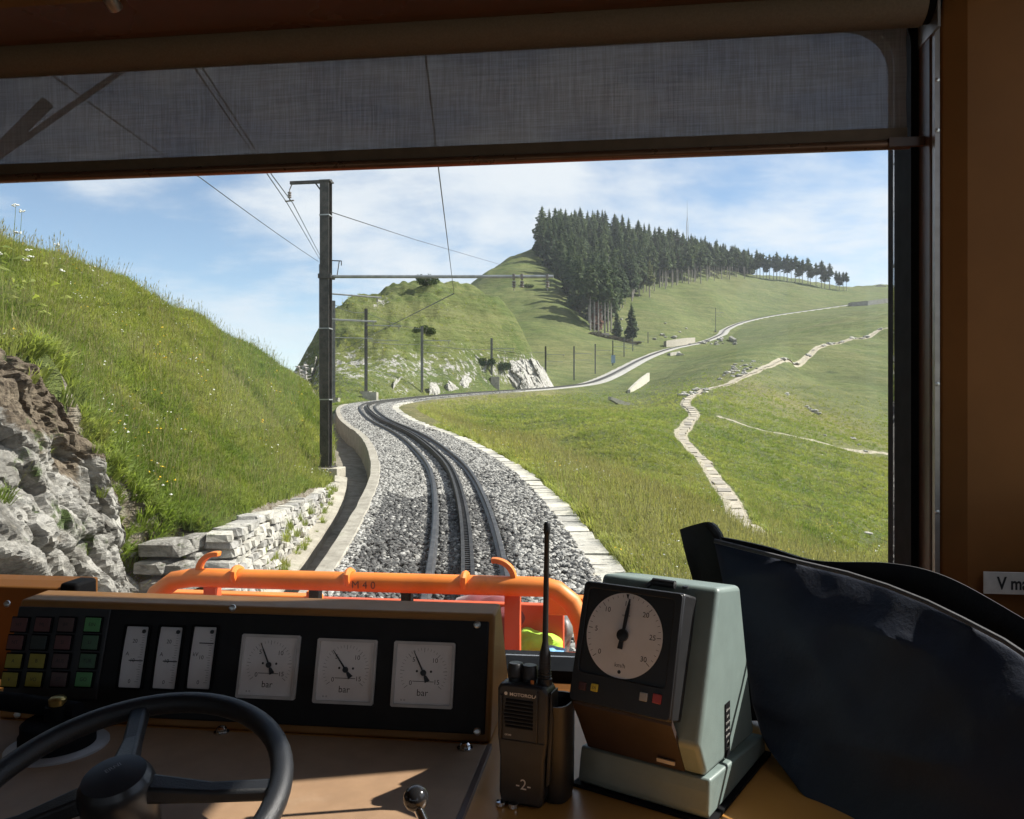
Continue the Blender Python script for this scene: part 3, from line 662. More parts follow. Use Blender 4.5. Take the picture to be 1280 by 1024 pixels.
while zc < -1.2:
    h = random.uniform(.08, .135); s = S(8.9) + random.uniform(0, .2)
    while s < S(18.7):
        L = random.uniform(.16, .42); p, t, n = track_at(s + L/2); zb = p[2] - .60
        if zc + h*.4 > zb and zc + h < wtop(p[1]) + .05 and cnt < 290:
            o = bpy.data.objects.new('stone', random.choice(stones)); COL.objects.link(o); o.parent = wall; d = random.uniform(.26,.34)
            lean = (zc - zb)*.10
            o.location = Vector(p - n*(2.60 + d/2 - .08 + lean + random.uniform(-.035,.03)) + np.array((0,0, zc + h/2 - p[2] + random.uniform(-.012,.012)))) - wall.location
            o.scale = (d, L*.97, h*.95); o.rotation_euler = (R(random.uniform(-5,5)), R(random.uniform(-5,5)), math.atan2(-t[0], t[1]) + R(random.uniform(-6,6))); cnt += 1
        s += L
    zc += h
old_stones = [stone_mesh(60+i, M_rock, .10) for i in range(3)]
for (u, v, Y, w, d, h) in ((211,684,8.75,.52,.40,.17),(197,707,8.65,.36,.40,.13),(229,708,8.68,.26,.36,.13),(214,730,8.62,.54,.40,.14),(216,752,8.60,.54,.4,.15),(244,676,8.9,.2,.3,.14),(248,700,8.85,.16,.3,.18)):
    o = bpy.data.objects.new('stone', old_stones[int(u) % 3]); COL.objects.link(o); o.parent = wall; o.location = at(u, v, Y) - wall.location; o.scale = (w, d, h); o.rotation_euler = (R(2), R(-2), R(-12))

# ------------------------------------------------------------------ pale rocks: cutting by the line, blocks on the slopes
M_cut = mat_rock('cutting rock', .85, (0.26,0.245,0.22), (0.50,0.48,0.445))
def crag(name, rows, dep, amp, seed, fq=1.0, nI=90, nJ=60):
    """a rock wall whose foot runs through rows of (u, v_foot, v_top, Y)"""
    rows = np.array(rows, float); V = np.zeros((nI, nJ, 3)); t0 = np.linspace(0, len(rows)-1, nI)
    for a, t in enumerate(t0):
        u, v0, v1, Y = [np.interp(t, range(len(rows)), rows[:, k]) for k in range(4)]; A = at(u, v0, Y); hgt = (v0-v1)/FOC*Y
        e = min(1, 5*min(t, len(rows)-1-t)/(len(rows)-1))
        for b, j in enumerate(np.linspace(-.15, 1.0, nJ)):
            jj = min(j, .85); q = A + Vector((0, dep*max(0, jj)**1.2, hgt*jj)); q = q + Vector((0, dep*2.2*max(0, j-.85)/.15, -.2*hgt*max(0, j-.85)/.15)); qq = q*fq; h = amp*(mnoise.noise(qq*.3)*.8 + .3 + facet(qq, .42, seed)*.55 + facet(qq, 1.1, seed+5)*.30 + facet(qq, 2.6, seed+9)*.12)*e
            V[a, b] = q + Vector((0, -h, .25*h)) + Vector((0, 1.2*amp*(1-e), -.5*amp*(1-e)))
    ix = np.arange(nI*nJ).reshape(nI, nJ)
    o = npmesh(name, V.reshape(-1, 3), np.stack([ix[:-1,:-1], ix[1:,:-1], ix[1:,1:], ix[:-1,1:]], -1).reshape(-1, 4), M_cut, smooth=False); return tag(o, kind='structure')
crag('rock_cutting', [(596,494,480,101),(610,492,462,103),(624,491,456,105),(638,490,446,107),(652,489,440,109),(666,488,442,112),(680,487,450,115),(694,487,474,117)], 3.6, 1.35, 2, .9, 120, 70)
crag('rock_cutting', [(534,499,484,84),(538,498,474,85),(544,497,474,86),(550,496,490,87)], 1.2, .8, 30, 1.4, 40, 30)
crag('rock_cutting', [(486,499,488,76),(494,497,470,80),(500,494,466,83),(508,494,486,84)], 1.5, .8, 50, 1.4, 40, 30)
crag('rock_cutting', [(548,496,488,88),(560,494,474,90),(570,493,480,92),(580,493,464,94),(590,492,470,97),(600,492,484,99)], 1.4, .9, 70, 1.2, 50, 30)
crag('rock_face', [(374,502,488,82),(382,500,462,84),(392,494,440,88),(402,486,456,90),(408,484,474,88)], 3.0, 1.8, 90, .8, 70, 50)
crag('rock_face', [(452,391,383,101),(466,387,376,104),(480,386,374,107),(494,388,380,108)], 2.0, .7, 110, 1.2, 50, 30)
crag('rock_face', [(432,474,464,82),(446,473,456,84),(462,472,458,84),(474,474,466,82)], 1.0, .6, 130, 1.4, 40, 24)
bmeshes = [boulder_mesh(2, .65, M_lime, i+5) for i in range(5)]
def boulder(u, v, Y, size, label, grp, name='boulder'):
    p = at(u, v, Y); o = bpy.data.objects.new(name, random.choice(bmeshes)); COL.objects.link(o)
    o.location = (p.x, p.y, gz(p.x, p.y) + size*.12); o.scale = (size*random.uniform(.8,1.5), size*random.uniform(.8,1.3), size*random.uniform(.6,1.0)); o.rotation_euler = (0, 0, random.uniform(0, 6.3)); return tag(o, label, 'rock', grp)
for k in range(34):
    t = random.gauss(0, 1); u = 925 + t*13; v = 462 + random.gauss(0, 4) - t*3
    boulder(u, v, float(np.interp(v, [440,455,465,480], [140,122,108,94])), random.uniform(.3, 1.0), 'pale limestone block in the scree patch beside the upper footpath', 'scree blocks beside the footpath')
for k in range(22):
    u = random.uniform(848, 885); v = 497 - (u-848)*.28 + random.uniform(-4, 5); boulder(u, v, float(np.interp(v, [484,500], [91,76])), random.uniform(.3, .8), 'small pale stone along the bend of the stepped footpath', 'stones along the path bend')
for k in range(26):
    u = random.uniform(968, 1105); v = float(np.interp(u, [965,985,1020,1060,1105], [455,448,436,424,414])) + random.uniform(-2.5,2.5); boulder(u, v, float(np.interp(u, [965,985,1020,1060,1105], [124,138,165,190,212])), random.uniform(.5, 1.4), 'pale stone lining the far upper stretch of the footpath', 'stones along the far path')
for k in range(26):
    u = random.uniform(770, 905); v = random.uniform(402, 424); boulder(u, v, float(np.interp(v, [400,425], [310,265])), random.uniform(.8, 2.4), 'pale rock lying on the meadow above the upper line', 'pale rocks above the upper line')
for u, v, Y, s in ((1012,508,92,.8),(1017,514,90,1.0),(1008,504,94,.7),(1022,518,88,.8),(1031,545,70,.35),(1066,545,74,.5),(1074,551,70,.4),(1082,553,68,.4),(983,497,100,.9),(1085,655,36,.30),(918,423,255,2.2),(850,438,215,2.0)):
    boulder(u, v, Y, s, 'pale stone showing through the grass of the right hand slope', 'stones on the right slope')

# ------------------------------------------------------------------ stepped footpath: slabs laid down the slope
fpm = MB(); n = len(FPP); L_ = []; Rr = []
for i, p in enumerate(FPP):
    d = FPP[min(i+1, n-1)] - FPP[max(i-1, 0)]; d[2] = 0; d /= np.linalg.norm(d); r = np.array((d[1], -d[0], 0)); w = .27
    for o_, lst in ((-w, L_), (w, Rr)): q = p + r*o_; lst.append((q[0], q[1], gz(p[0], p[1]) + (.03 if p[1] < 80 else .07)))
fpm.add(L_ + Rr, [(i, n+i, n+i+1, i+1) for i in range(n-1)]); fpath = fpm.obj('footpath', mat_stone('trodden path', (0.27,0.235,0.185), (0.42,0.38,0.31), (0.15,0.13,0.09), 1.3, .6), smooth=True); tag(fpath, kind='structure')
path_meshes = [m.copy() for m in slab_meshes]
for m in path_meshes: m.materials[0] = M_pslab
dd = resample(FPP, .05)[0]; i = 0; k = 0
while i < len(dd) - 40 and k < 130:
    y = dd[i][1]; L = random.uniform(.85, 1.35) if y < 110 else random.uniform(1.5, 3.5); j = min(len(dd)-1, i + int(L/.05)); a = dd[i]; b = dd[j]; c = (a+b)/2
    if y < 80:
        o = bpy.data.objects.new('step_slab', random.choice(path_meshes)); COL.objects.link(o); o.parent = fpath
        za, zb = gz(a[0], a[1]), gz(b[0], b[1]); o.location = (c[0] + random.uniform(-.08,.08), c[1], (za+zb)/2 - random.uniform(.035,.075)); o.scale = (random.uniform(.46,.62), np.hypot(*(b-a)[:2])*.93, .22)
        o.rotation_euler = (math.atan2(zb-za, np.hypot(*(b-a)[:2]))*.75, random.uniform(-.03,.03), math.atan2(-(b-a)[0], (b-a)[1]) + random.uniform(-.10,.10))
    i = j; k += 1

# ------------------------------------------------------------------ walls and small things on the slope
def slope_wall(name, label, rows, thick, mat, cat='stone wall', low=700.0, flat_y=None):
    """low wall whose top runs (u, v_top, v_bottom, Y)"""
    mb = MB(); T=[]; n=len(rows)
    rows = [(u, v0, v1, pos_on(u, v1, 55, 480) if not flat_y else pos_on(flat_y[0], flat_y[1], 55, 480) + (u - flat_y[0])*.03) for u, v0, v1, Y in rows]
    rows = [(u, v0, v1 + low/Y, Y) for u, v0, v1, Y in rows]
    for u, v0, v1, Y in rows: T += [at(u, v0, Y), at(u, v1, Y), at(u, v1, Y) + Vector((-.3, thick, 0)), at(u, v0, Y) + Vector((-.3, thick, 0))]
    fs = [(i*4+k, i*4+(k+1) % 4, (i+1)*4+(k+1) % 4, (i+1)*4+k) for i in range(n-1) for k in range(4)] + [(3,2,1,0), tuple(range((n-1)*4, n*4))]
    o = mb.add(T, fs).obj(name, mat); return tag(o, label, cat)
M_white = mat_stone('limewashed concrete', (0.34,0.32,0.28), (0.48,0.46,0.415), (0.28,0.26,0.21), 1.0, .2)
slope_wall('wing_wall', 'narrow whitish concrete wall running up the slope below the line', [(788,487,491,97),(796,479,487,103),(804,472,482,109),(812,466,476,115)], .6, M_white, 'concrete wall')
slope_wall('wing_wall', 'short whitish triangular concrete wall at the end of the grassy spur', [(764,496,499,84),(778,501,507,89),(792,505,514,94)], .5, M_white, 'concrete wall', 60.0, (780, 507))
slope_wall('stone_trough', 'long grey stone wall standing beside the upper line on the meadow', [(833,426,434,262),(845,424,433,265),(858,422.5,431,268),(869,422,428,271)], 3.0, M_conc)
slope_wall('marker_slab', 'small whitish slab lying on the slope under the line', [(838,441,445,222),(850,439,443,226)], 2.5, M_white, 'slab')
slope_wall('marker_slab', 'whitish block standing just below the bend of the upper line', [(914,420,425,275),(921,424,428,272)], 2.0, M_white, 'slab')
slope_wall('embankment_wall', 'pale embankment wall holding the distant line near the ridge', [(1064,378,383,440),(1085,376,382,450),(1110,373,379,462)], 3.0, M_white)
hut = thing('distant_hut', 'tiny white hut on the far ridge at the right', 'hut', tuple(at(1098, 362, 540)))
mb = MB(); mb.box((-4,-2,-1), (4,2,1.6)); mb.obj('wall', M_white, hut); mb = MB(); mb.prism([(-4.6,1.6),(0,3.2),(4.6,1.6)], -2.3, 2.3, 'y'); mb.obj('roof', M_conc, hut)
bn = at(756, 414.5, 246); bench = thing('bench', 'small wooden bench below the front edge of the forest', 'bench', (bn.x, bn.y, gz(bn.x, bn.y)))
M_wood = paint('weathered wood', (0.34,0.31,0.27), .8)
mb = MB(); mb.box((-1.4,-.3,.55), (1.4,.3,.7)); mb.obj('seat', M_wood, bench); mb = MB(); mb.box((-1.4,.32,.75), (1.4,.42,1.3)); mb.obj('backrest', M_wood, bench)
for x in (-1.1, 1.1): mb = MB(); mb.box((x-.1,-.25,-.2), (x+.1,.25,.55)); mb.obj('leg', M_wood, bench)

# ------------------------------------------------------------------ catenary masts and wires
def hbeam(mb, w, d, h, z0=0.0, tf=.022):
    mb.box((-w/2,-d/2,z0), (w/2,-d/2+tf,h)); mb.box((-w/2,d/2-tf,z0), (w/2,d/2,h)); mb.box((-.012,-d/2+tf,z0), (.012,d/2-tf,h)); return mb
def insulator(mb, p, up=.34):
    M = Matrix.Translation(p); mb.lathe([(.012,0),(.012,-.06),(.05,-.07),(.05,-.10),(.02,-.11),(.05,-.13),(.05,-.16),(.02,-.17),(.05,-.19),(.05,-.22),(.012,-.23),(.012,-up)], 10, M)
M_porc = paint('porcelain', (0.20,0.17,0.15), .25)
# the big mast beside the wall
B = at(407.5, 584, 20.9)
mast = thing('catenary_mast', 'tall dark steel mast nearest the train with a long arm over the track', 'mast', tuple(B), R(-8), 'catenary masts along the line')
H1 = (512-228)/FOC*20.9 - B.z
hbeam(MB(), .245, .25, H1).obj('post', M_mast, mast)
MB().box((-.33,-.30,-.62), (.42,.34,-.004)).obj('concrete_base', M_conc, mast, bevel=.02, segs=1)
mb = MB(); mb.box((-.24,-.2,0), (.24,.2,.025))
for x in (-.19,.19):
    for y in (-.16,.16): mb.tube([(x,y,.02),(x,y,.10)], .014, 6)
mb.obj('base_plate', M_mast, mast)
mb = MB(); mb.box((-.98,-.035,H1-.02), (.16,.035,H1+.06)); mb.box((-.14,-.15,H1-.005), (.16,.15,H1+.035)); mb.tube([(-.28,0,H1-.02),(-.13,0,H1-.22)], .02, 6); mb.obj('top_bracket', M_mast, mast)
mb = MB(); mb.tube([(-.93,0,H1),(-1.0,0,H1-.16)], .014, 6); insulator(mb, Vector((-1.0,0,H1-.15)), .30); mb.tube([(-1.12,0,H1-.46),(-.88,0,H1-.44)], .02, 6); mb.obj('insulator', M_porc, mast)
ZA = (512-346)/FOC*20.9 - B.z; ZE = (512-352.5)/FOC*20.9 - B.z
mb = MB(); mb.tube([(.10,0,ZA),(5.95,0,ZE)], .042, 10); mb.obj('arm', M_galv, mast, smooth=True)
mb = MB(); mb.box((-.16,-.16,ZA-.06), (.19,-.13,ZA+.06)); mb.box((-.16,.13,ZA-.06), (.19,.16,ZA+.06)); mb.tube([(.12,0,ZA+.42),(.42,0,ZA+.40)], .015, 6); mb.tube([(.36,0,ZA+.4),(.30,0,ZA)], .012, 6); mb.tube([(.42,0,ZA+.40),(.42,0,ZA+.28)], .012, 6); mb.obj('arm_clamp', M_mast, mast)
for fr, dz in ((.83,.16),(.865,.07),(.975,.16)):
    x = .10 + 5.85*fr; z = ZA + (ZE-ZA)*fr; mb = MB(); mb.box((x-.03,-.06,z-.07), (x+.03,.06,z+.06)); insulator(mb, Vector((x,0,z-.05)), .30 if dz > .1 else .1); mb.obj('arm_insulator', M_porc, mast)
for z in (1.75+B.z*0, 3.6, 6.55): mb = MB(); mb.box((-.135,-.138,z), (.135,.138,z+.03)); mb.obj('band', M_galv, mast)
# the others
def make_mast(h, arm, grey=True):
    m_ = M_mastgrey if grey else M_mast
    r = thing('catenary_mast', None, 'mast', (0,0,0), 0, 'catenary masts along the line')
    hbeam(MB(), .22, .22, h, -.4).obj('post', m_, r); MB().box((-.42,-.40,-1.2), (.42,.40,-.02)).obj('concrete_base', M_conc, r)
    mb = MB(); mb.tube([(.05,0,h*.80),(arm,0,h*.78)], .045, 6); mb.obj('arm', M_galv, r); mb = MB(); mb.tube([(.05,0,h*.62),(arm*.92,0,h*.61)], .03, 6); mb.obj('steady_arm', M_galv, r)
    mb = MB(); insulator(mb, Vector((arm*.93,0,h*.78)), .5); mb.obj('insulator', M_porc, r); return r
mp = {True: make_mast(7.2, 3.2), False: make_mast(7.2, 3.2, False)}; used = set()
def place_mast(u, vt, vb, Y, label, grey=True, turn=None, lean=0, hs=1.0, armdir=1):
    src = mp[grey]; o = src if grey not in used else copy_tree(src); used.add(grey)
    p = at(u, vb, Y); h = (vb - vt)/FOC*Y; o.location = p; o['label'] = label
    ot, zt, s = off_track(np.array([p.x]), np.array([p.y])); q, t, n = track_at(float(s[0])); d = Vector((q[0]-p.x, q[1]-p.y, 0))
    o.rotation_euler = (0, R(lean), math.atan2(d.y, d.x) if d.length > .5 else 0); o.scale = (1, 1, h/7.2); return o
place_mast(401.5, 331, 508, 43, 'dark mast seen half hidden just behind the nearest tall mast', False, hs=1)
place_mast(417, 376, 497, 60, 'thin grey mast to the right of the two dark nearest masts')
place_mast(457.5, 386, 489, 70, 'dark mast on a stepped concrete block at the outside of the bend', False)
place_mast(527.5, 408, 495, 84, 'grey mast at the foot of the middle hill, left of the rock cutting')
place_mast(614.5, 423, 487, 103, 'mast on a tall concrete pier in front of the pale rock cutting')
place_mast(682, 433, 484, 128, 'mast at the right end of the pale rock cutting', False)
place_mast(717.5, 433, 478, 140, 'first mast past the rock cutting on open meadow')
place_mast(744, 430, 469, 160, 'second mast past the rock cutting on open meadow')
place_mast(766, 426, 462, 182, 'mast carrying a small blue plate beside the upper line', False)
place_mast(780, 423, 456, 205, 'mast right behind the one with the blue plate')
place_mast(791, 421, 450, 222, 'second mast behind the one with the blue plate')
place_mast(810, 415, 441, 255, 'mast just before the grey stone wall of the upper line')
place_mast(894.5, 385, 413, 325, 'lone mast by the sharp bend of the upper line')
sg = at(766.5, 449, 181.5); MB().box((sg.x-.45, sg.y-.1, sg.z-.9), (sg.x+.45, sg.y+.05, sg.z+.9)).obj('line_sign', paint('blue plate', (0.22,0.30,0.40), .5)); tag(bpy.data.objects['line_sign'], 'small blue plate fixed to a mast beside the upper line', 'sign')
MB().box((-.55,-.5,-1.9), (.55,.5,.3)).obj('mast_pier', M_conc, None).location = at(619, 474, 102.3); tag(bpy.data.objects['mast_pier'], 'tall narrow concrete pier at the foot of a mast by the rock cutting', 'pier')
MB().box((-.6,-.5,-.6), (.6,.5,.45)).obj('concrete_block', M_conc, None).location = at(463, 497, 68.5); tag(bpy.data.objects['concrete_block'], 'low concrete block stepped against the base of the dark bend mast', 'concrete block')
M_wire = paint('wire', (0.055,0.055,0.055), .5, metal=.4)
def wire(label, pts, r=.012, sag=0.0, name='overhead_wire'):
    P = [Vector(p) for p in pts]; out = []
    for a, b in zip(P[:-1], P[1:]):
        for k in range(8): t = k/8; out.append(a.lerp(b, t) - Vector((0,0,sag*4*t*(1-t))))
    out.append(P[-1]); mb = MB(); mb.tube(out, r, 5); return tag(mb.obj(name, M_wire), label, 'wire')
wire('contact wire running over the track from above the windscreen to the long arm', [(-.30,-6,1.2),at(532,70,4.4),at(548,210,7.6),at(567.5,367,21)], .0062, 0, 'contact_wire')
wire('contact wire curving left from the long arm along the bend', [at(567.5,367,21),at(480,411,43),at(432,436,58),at(428,440,66)], .014, .0, 'contact_wire')
wire('feeder wire slanting down from the upper left to the half hidden mast', [at(60,90,9),at(250,222,19),at(398,327,43)], .012, .05)
wire('left one of the twin feeder wires hung from the bracket of the nearest mast', [at(240,80,9.5),at(335,219,16.8),at(359,254,20.9),at(402,328,43)], .011)
wire('right one of the twin feeder wires hung from the bracket of the nearest mast', [at(250,80,9.5),at(340,219,16.8),at(366,254,20.9),at(404,327,43)], .011)
wire('thin stay wire leaving the nearest mast towards the big hill', [at(413,265,20.9),at(520,300,45),at(626,331,75)], .014)
wire('thin span wire between the masts along the foot of the middle hill', [at(457,426,70),at(527,430,84),at(614,437,103),at(682,440,128)], .025, .2)
wire('thin feeder wire climbing from the bend to the mast on the concrete block', [at(417,380,60),at(457,390,70),at(527,411,84)], .02, .3)

# ------------------------------------------------------------------ conifer forest on the hill, bushes
def leafmat(name, lo, hi, tr=.25):
    t = NT(name); rnd = t.n('ShaderNodeObjectInfo').outputs['Random']; P = t.coord('Position'); c = t.mix(t.ramp(t.noise(.55, 4, .6, P), .35, .65), lo, hi); c = t.mix(1.0, c, t.mix(rnd, (0.70,0.74,0.78), (1.22,1.16,1.02)), 'MULTIPLY')
    p = t.n('ShaderNodeBsdfPrincipled'); t.l(c, p.inputs[0]); p.inputs['Roughness'].default_value = .75; p.inputs['Specular IOR Level'].default_value = .2
    tl = t.n('ShaderNodeBsdfTranslucent'); t.l(c, tl.inputs[0]); m = t.n('ShaderNodeMixShader'); m.inputs[0].default_value = tr; t.l(p.outputs[0], m.inputs[1]); t.l(tl.outputs[0], m.inputs[2]); t.l(m.outputs[0], t.out.inputs[0]); return t.mat
M_need = leafmat('conifer needles', (0.046,0.074,0.032), (0.098,0.132,0.054), .35); M_needb = leafmat('light needles', (0.075,0.095,0.032), (0.12,0.135,0.05)); M_bush = leafmat('bush leaves', (0.038,0.062,0.018), (0.080,0.110,0.032))
M_bushb = leafmat('shrub leaves', (0.050,0.075,0.018), (0.095,0.125,0.035)); M_rust = leafmat('rusty needles', (0.13,0.06,0.035), (0.20,0.095,0.055)); M_bark = paint('bark', (0.27,0.24,0.215), .9, .25, 2.0); M_dead = paint('dead wood', (0.32,0.30,0.285), .9, .2, 2.0)
def conifer_meshes(seed, bare, mat, dens=1.0, h=18.0, spread=.17, pw=.75):
    rr = random.Random(seed); mb = MB(); base = h*bare; z = base
    def radius(f): return h*spread*((1-f)**pw)*(.55 + .45*min(1, f*4.0))
    # ragged inner mass
    n = 9; vs = []; rows = 8
    for j in range(rows+1):
        f = j/rows
        for k in range(n): a = 6.283*k/n + j*.4; r = radius(min(f, .99))*.46*rr.uniform(.6,1.15) + .02; vs.append((r*math.cos(a), r*math.sin(a), base + (h*.97-base)*f + rr.uniform(-.3,.3)))
    mb.add(vs, [(j*n+k, j*n+(k+1) % n, (j+1)*n+(k+1) % n, (j+1)*n+k) for j in range(rows) for k in range(n)] + [tuple(range(n-1,-1,-1))])
    while z < h*.985:
        f = (z-base)/(h-base); rad = radius(f)*rr.uniform(.80,1.10); nb = max(4, int((10 - 5*f)*dens))
        for k in range(nb):
            a = rr.uniform(0, 6.283); L = rad*rr.uniform(.60,1.18) + .15; dr = -.30*L*rr.uniform(.2,1.4); d = Vector((math.cos(a), math.sin(a), 0)); sd = Vector((-d.y, d.x, 0)); p0 = Vector((0,0,z))
            for q in range(3):
                t0 = .28 + .22*q; t1 = t0 + .42; w = (L*.26 + .18)*rr.uniform(.7,1.3)*(1.15 - .22*q); off = sd*rr.uniform(-.3,.3)*L*.5; c0 = p0 + d*(L*t0) + off*.4 + Vector((0,0,dr*t0 + .05*L)); c1 = p0 + d*(L*min(1.08,t1)) + off + Vector((0,0,dr*t1 - .12*L*rr.random())); mid_ = c0*.45 + c1*.55; hang = Vector((0,0,-.30*L*rr.uniform(.1,1.6)))
                mb.add([c0, mid_ + sd*w + hang, c1, mid_ - sd*w + hang], [(0,1,2),(0,2,3)])
        z += h*.031*rr.uniform(.75,1.3)
    mb.add([(-.16,-.13,h*.93),(.16,-.13,h*.93),(0,.2,h*.93),(0,0,h*1.02)], [(0,1,3),(1,2,3),(2,0,3)])
    me = bpy.data.meshes.new('crown'); me.from_pydata(mb.v, [], mb.f); me.materials.append(mat)
    tb = MB(); tb.tube([(0,0,-2.2),(0.03,0,h*.4),(0,.03,h*.93)], [.26,.18,.05], 6)
    for k in range(int(6 + 18*bare)): zz_ = h*rr.uniform(.12, max(.2, bare+.05)); a = rr.uniform(0,6.28); L = rr.uniform(.5,1.6); tb.tube([(0,0,zz_),(L*math.cos(a), L*math.sin(a), zz_-.2*L)], [.04,.015], 3, cap=False)
    tm = bpy.data.meshes.new('trunk'); tm.from_pydata(tb.v, [], tb.f); tm.materials.append(M_bark); return me, tm
full = [conifer_meshes(s_, .08, M_need, 1.05, 18, .205) for s_ in (1,2,3)]; mid = [conifer_meshes(s_, .34, M_need, 1.0, 18, .195, .62) for s_ in (4,5,6)]; tall = [conifer_meshes(s_, .52, M_need, .95, 18, .175, .55) for s_ in (7,8,9)]; light = [conifer_meshes(10, .36, M_needb, .9, 18, .165)]; rust = [conifer_meshes(12, .05, M_rust, 1.0, 18, .20)]
ntree = 0
def conifer(x, y, h, kind, label, grp, lean=0.0):
    global ntree
    cm, tm = random.choice(kind); r = thing('conifer_tree', label, 'tree', (x, y, gz(x, y)), random.uniform(0,6.28), grp)
    for nm, me in (('trunk', tm), ('crown', cm)): o = bpy.data.objects.new(nm, me); COL.objects.link(o); o.parent = r
    sc_ = h/18.0; r.scale = (sc_*random.uniform(.9,1.25), sc_*random.uniform(.9,1.25), sc_); r.rotation_euler.x = lean; ntree += 1; return r
LB = 'dark conifer standing within the dense forest block on the hill'; GB = 'conifers of the forest block'
# dense block: lower edge of the crowns' feet runs along (u, v)
placed = []
def try_place(u, v, hmin, hmax, kind, label, grp, gap=3.4):
    Y = pos_on(u, v); x = (u-640)/FOC*Y
    if any((x-a)**2 + (Y-b)**2 < gap*gap for a, b in placed): return False
    placed.append((x, Y)); conifer(x, Y, random.uniform(hmin, hmax), kind, label, grp); return True
low = ([672,690,704,716,728,742,758,775,795,815,850,880,910,945], [322,338,360,378,398,408,402,388,374,362,354,350,347,347])
hi_ = ([672,700,725,760,800,850,900,950], [312,305,305,311,320,330,339,347])
for k in range(4000):                                  # first the front of the block, then whatever stands behind it
    if ntree >= 222: break
    u = random.uniform(674, 946); vlo = np.interp(u, *low); vhi = np.interp(u, *hi_); deep = k > 500
    v = random.uniform(300, 406) if deep else vlo - random.random()**1.5*16
    if not (vhi - 1 < v <= vlo): continue
    edge = vlo - v < 12; hs = np.interp(u, [680,760,850,950], [17,18.5,17.5,15]); kind = tall if u > 806 and edge else mid if edge and u > 770 and random.random() < .7 else full + mid
    try_place(u, v, hs*.70, hs*1.22, kind, LB, GB, 4.2 if not deep else 4.6)
fp_ = []
for k in range(1600):
    if len(fp_) >= 330: break
    u = random.uniform(676, 940); v = random.uniform(np.interp(u, *hi_), np.interp(u, *low) - 8); Y = pos_on(u, v) + random.uniform(0, 25); x = (u-640)/FOC*Y
    if any((x-a)**2 + (Y-b)**2 < 11 for a, b in placed): continue
    placed.append((x, Y)); hs = np.interp(u, [690,760,850,950], [16.5,17,16.5,14.5])*random.uniform(.66,1.2)/18; fp_.append((x, Y, gz(x, Y), hs))
def joined(cm, tm):
    bm = bmesh.new(); bm.from_mesh(cm); nf = len(bm.faces); bm.from_mesh(tm); bm.faces.ensure_lookup_table()
    for f in bm.faces[nf:]: f.material_index = 1
    me = bpy.data.meshes.new('conifer'); bm.to_mesh(me); bm.free(); me.materials.append(cm.materials[0]); me.materials.append(M_bark); return me
scatter('forest', [p[:3] for p in fp_], [(0,0,random.uniform(0,6.28)) for p in fp_], [(p[3]*1.1, p[3]*1.1, p[3]) for p in fp_], [random.randrange(5) for p in fp_], variants('conifer', [joined(*full[i]) for i in range(3)] + [joined(*mid[i]) for i in range(2)]))
for u, v, h in ((738,413,21),(743,414,22),(748,416,21),(756,417,22),(760,415,20),(764,416,22),(752,412,23)): conifer((u-640)/FOC*pos_on(u, v), pos_on(u, v), h, tall, 'bare stemmed tall conifer at the lowest front corner of the forest', 'bare stemmed conifers at the front corner')
for u in (818,825,832,840,846,853,861,868,876,884,893,902,912,921,931): v = float(np.interp(u, [815,850,900,935], [364,356,350,347])) + random.uniform(-2,2); Y = pos_on(u, v); conifer((u-640)/FOC*Y, Y, random.uniform(17,21)*(1 if u < 880 else .88), tall, 'slender conifer with a long bare trunk along the lower forest edge', 'bare trunked conifers along the lower forest edge')
for k, u in enumerate((946,950,954,958,962,967,971,975,980,984,989,994,999,1003,1010,1013,1020,1027,1031,1037,1045,1049,1054,1058)):
    v = float(np.interp(u, [950,1000,1060], [352,354,362])); conifer((u-640)/FOC*505, 505, random.uniform(14,18.5) if u < 1040 else 12.5, tall if k % 3 else mid, 'small dark conifer in the thin row along the ridge at the right', 'thin row of ridge conifers')
conifer((771-640)/FOC*252, 252, 8.5, full, 'small bushy spruce, the left one of two below the forest edge', None); conifer((789-640)/FOC*256, 256, 12, full, 'bushy dark spruce, the right one of two below the forest edge', None)
conifer((812-640)/FOC*pos_on(812, 372), pos_on(812, 372), 17, light, 'lighter yellow green tree at the lower forest edge', None)
conifer((746-640)/FOC*258, 258, 12, rust, 'rusty brown withered conifer between the front corner trunks', None)
def dead_tree(u, v, Y, h, label, seed, grp=None):
    rr = random.Random(seed); p = at(u, v, Y); r = thing('dead_tree', label, 'tree', (p.x, p.y, gz(p.x, p.y)), 0, grp); mb = MB(); mb.tube([(0,0,-1),(.1,0,h*.5),(0,.1,h)], [.25,.18,.03], 5); mb.obj('trunk', M_dead, r); mb = MB()
    for k in range(46): z = h*rr.uniform(.2,.97); a = rr.uniform(0,6.28); L = h*.16*(1.15-z/h)*rr.uniform(.6,1.3) + .3; q = Vector((L*math.cos(a), L*math.sin(a), z + .25*L)); mb.tube([(0,0,z), q*.5 + Vector((0,0,z*.5)), q], [.07,.05,.025], 3, cap=False)
    mb.obj('branches', M_dead, r); return r
for k, (u, v, Y, h) in enumerate(((756,352,338,16),(761,352,340,17),(766,353,341,15))): dead_tree(u, v, Y, h, 'grey dead tree showing between the dark conifers of the forest', k, 'grey dead trees in the forest')
dead_tree(374, 486, 78, 3.6, 'bare twiggy bush at the left foot of the middle hill', 21); dead_tree(381, 488, 80, 3.2, 'bare twiggy bush leaning beside the rock at the left of the middle hill', 22)
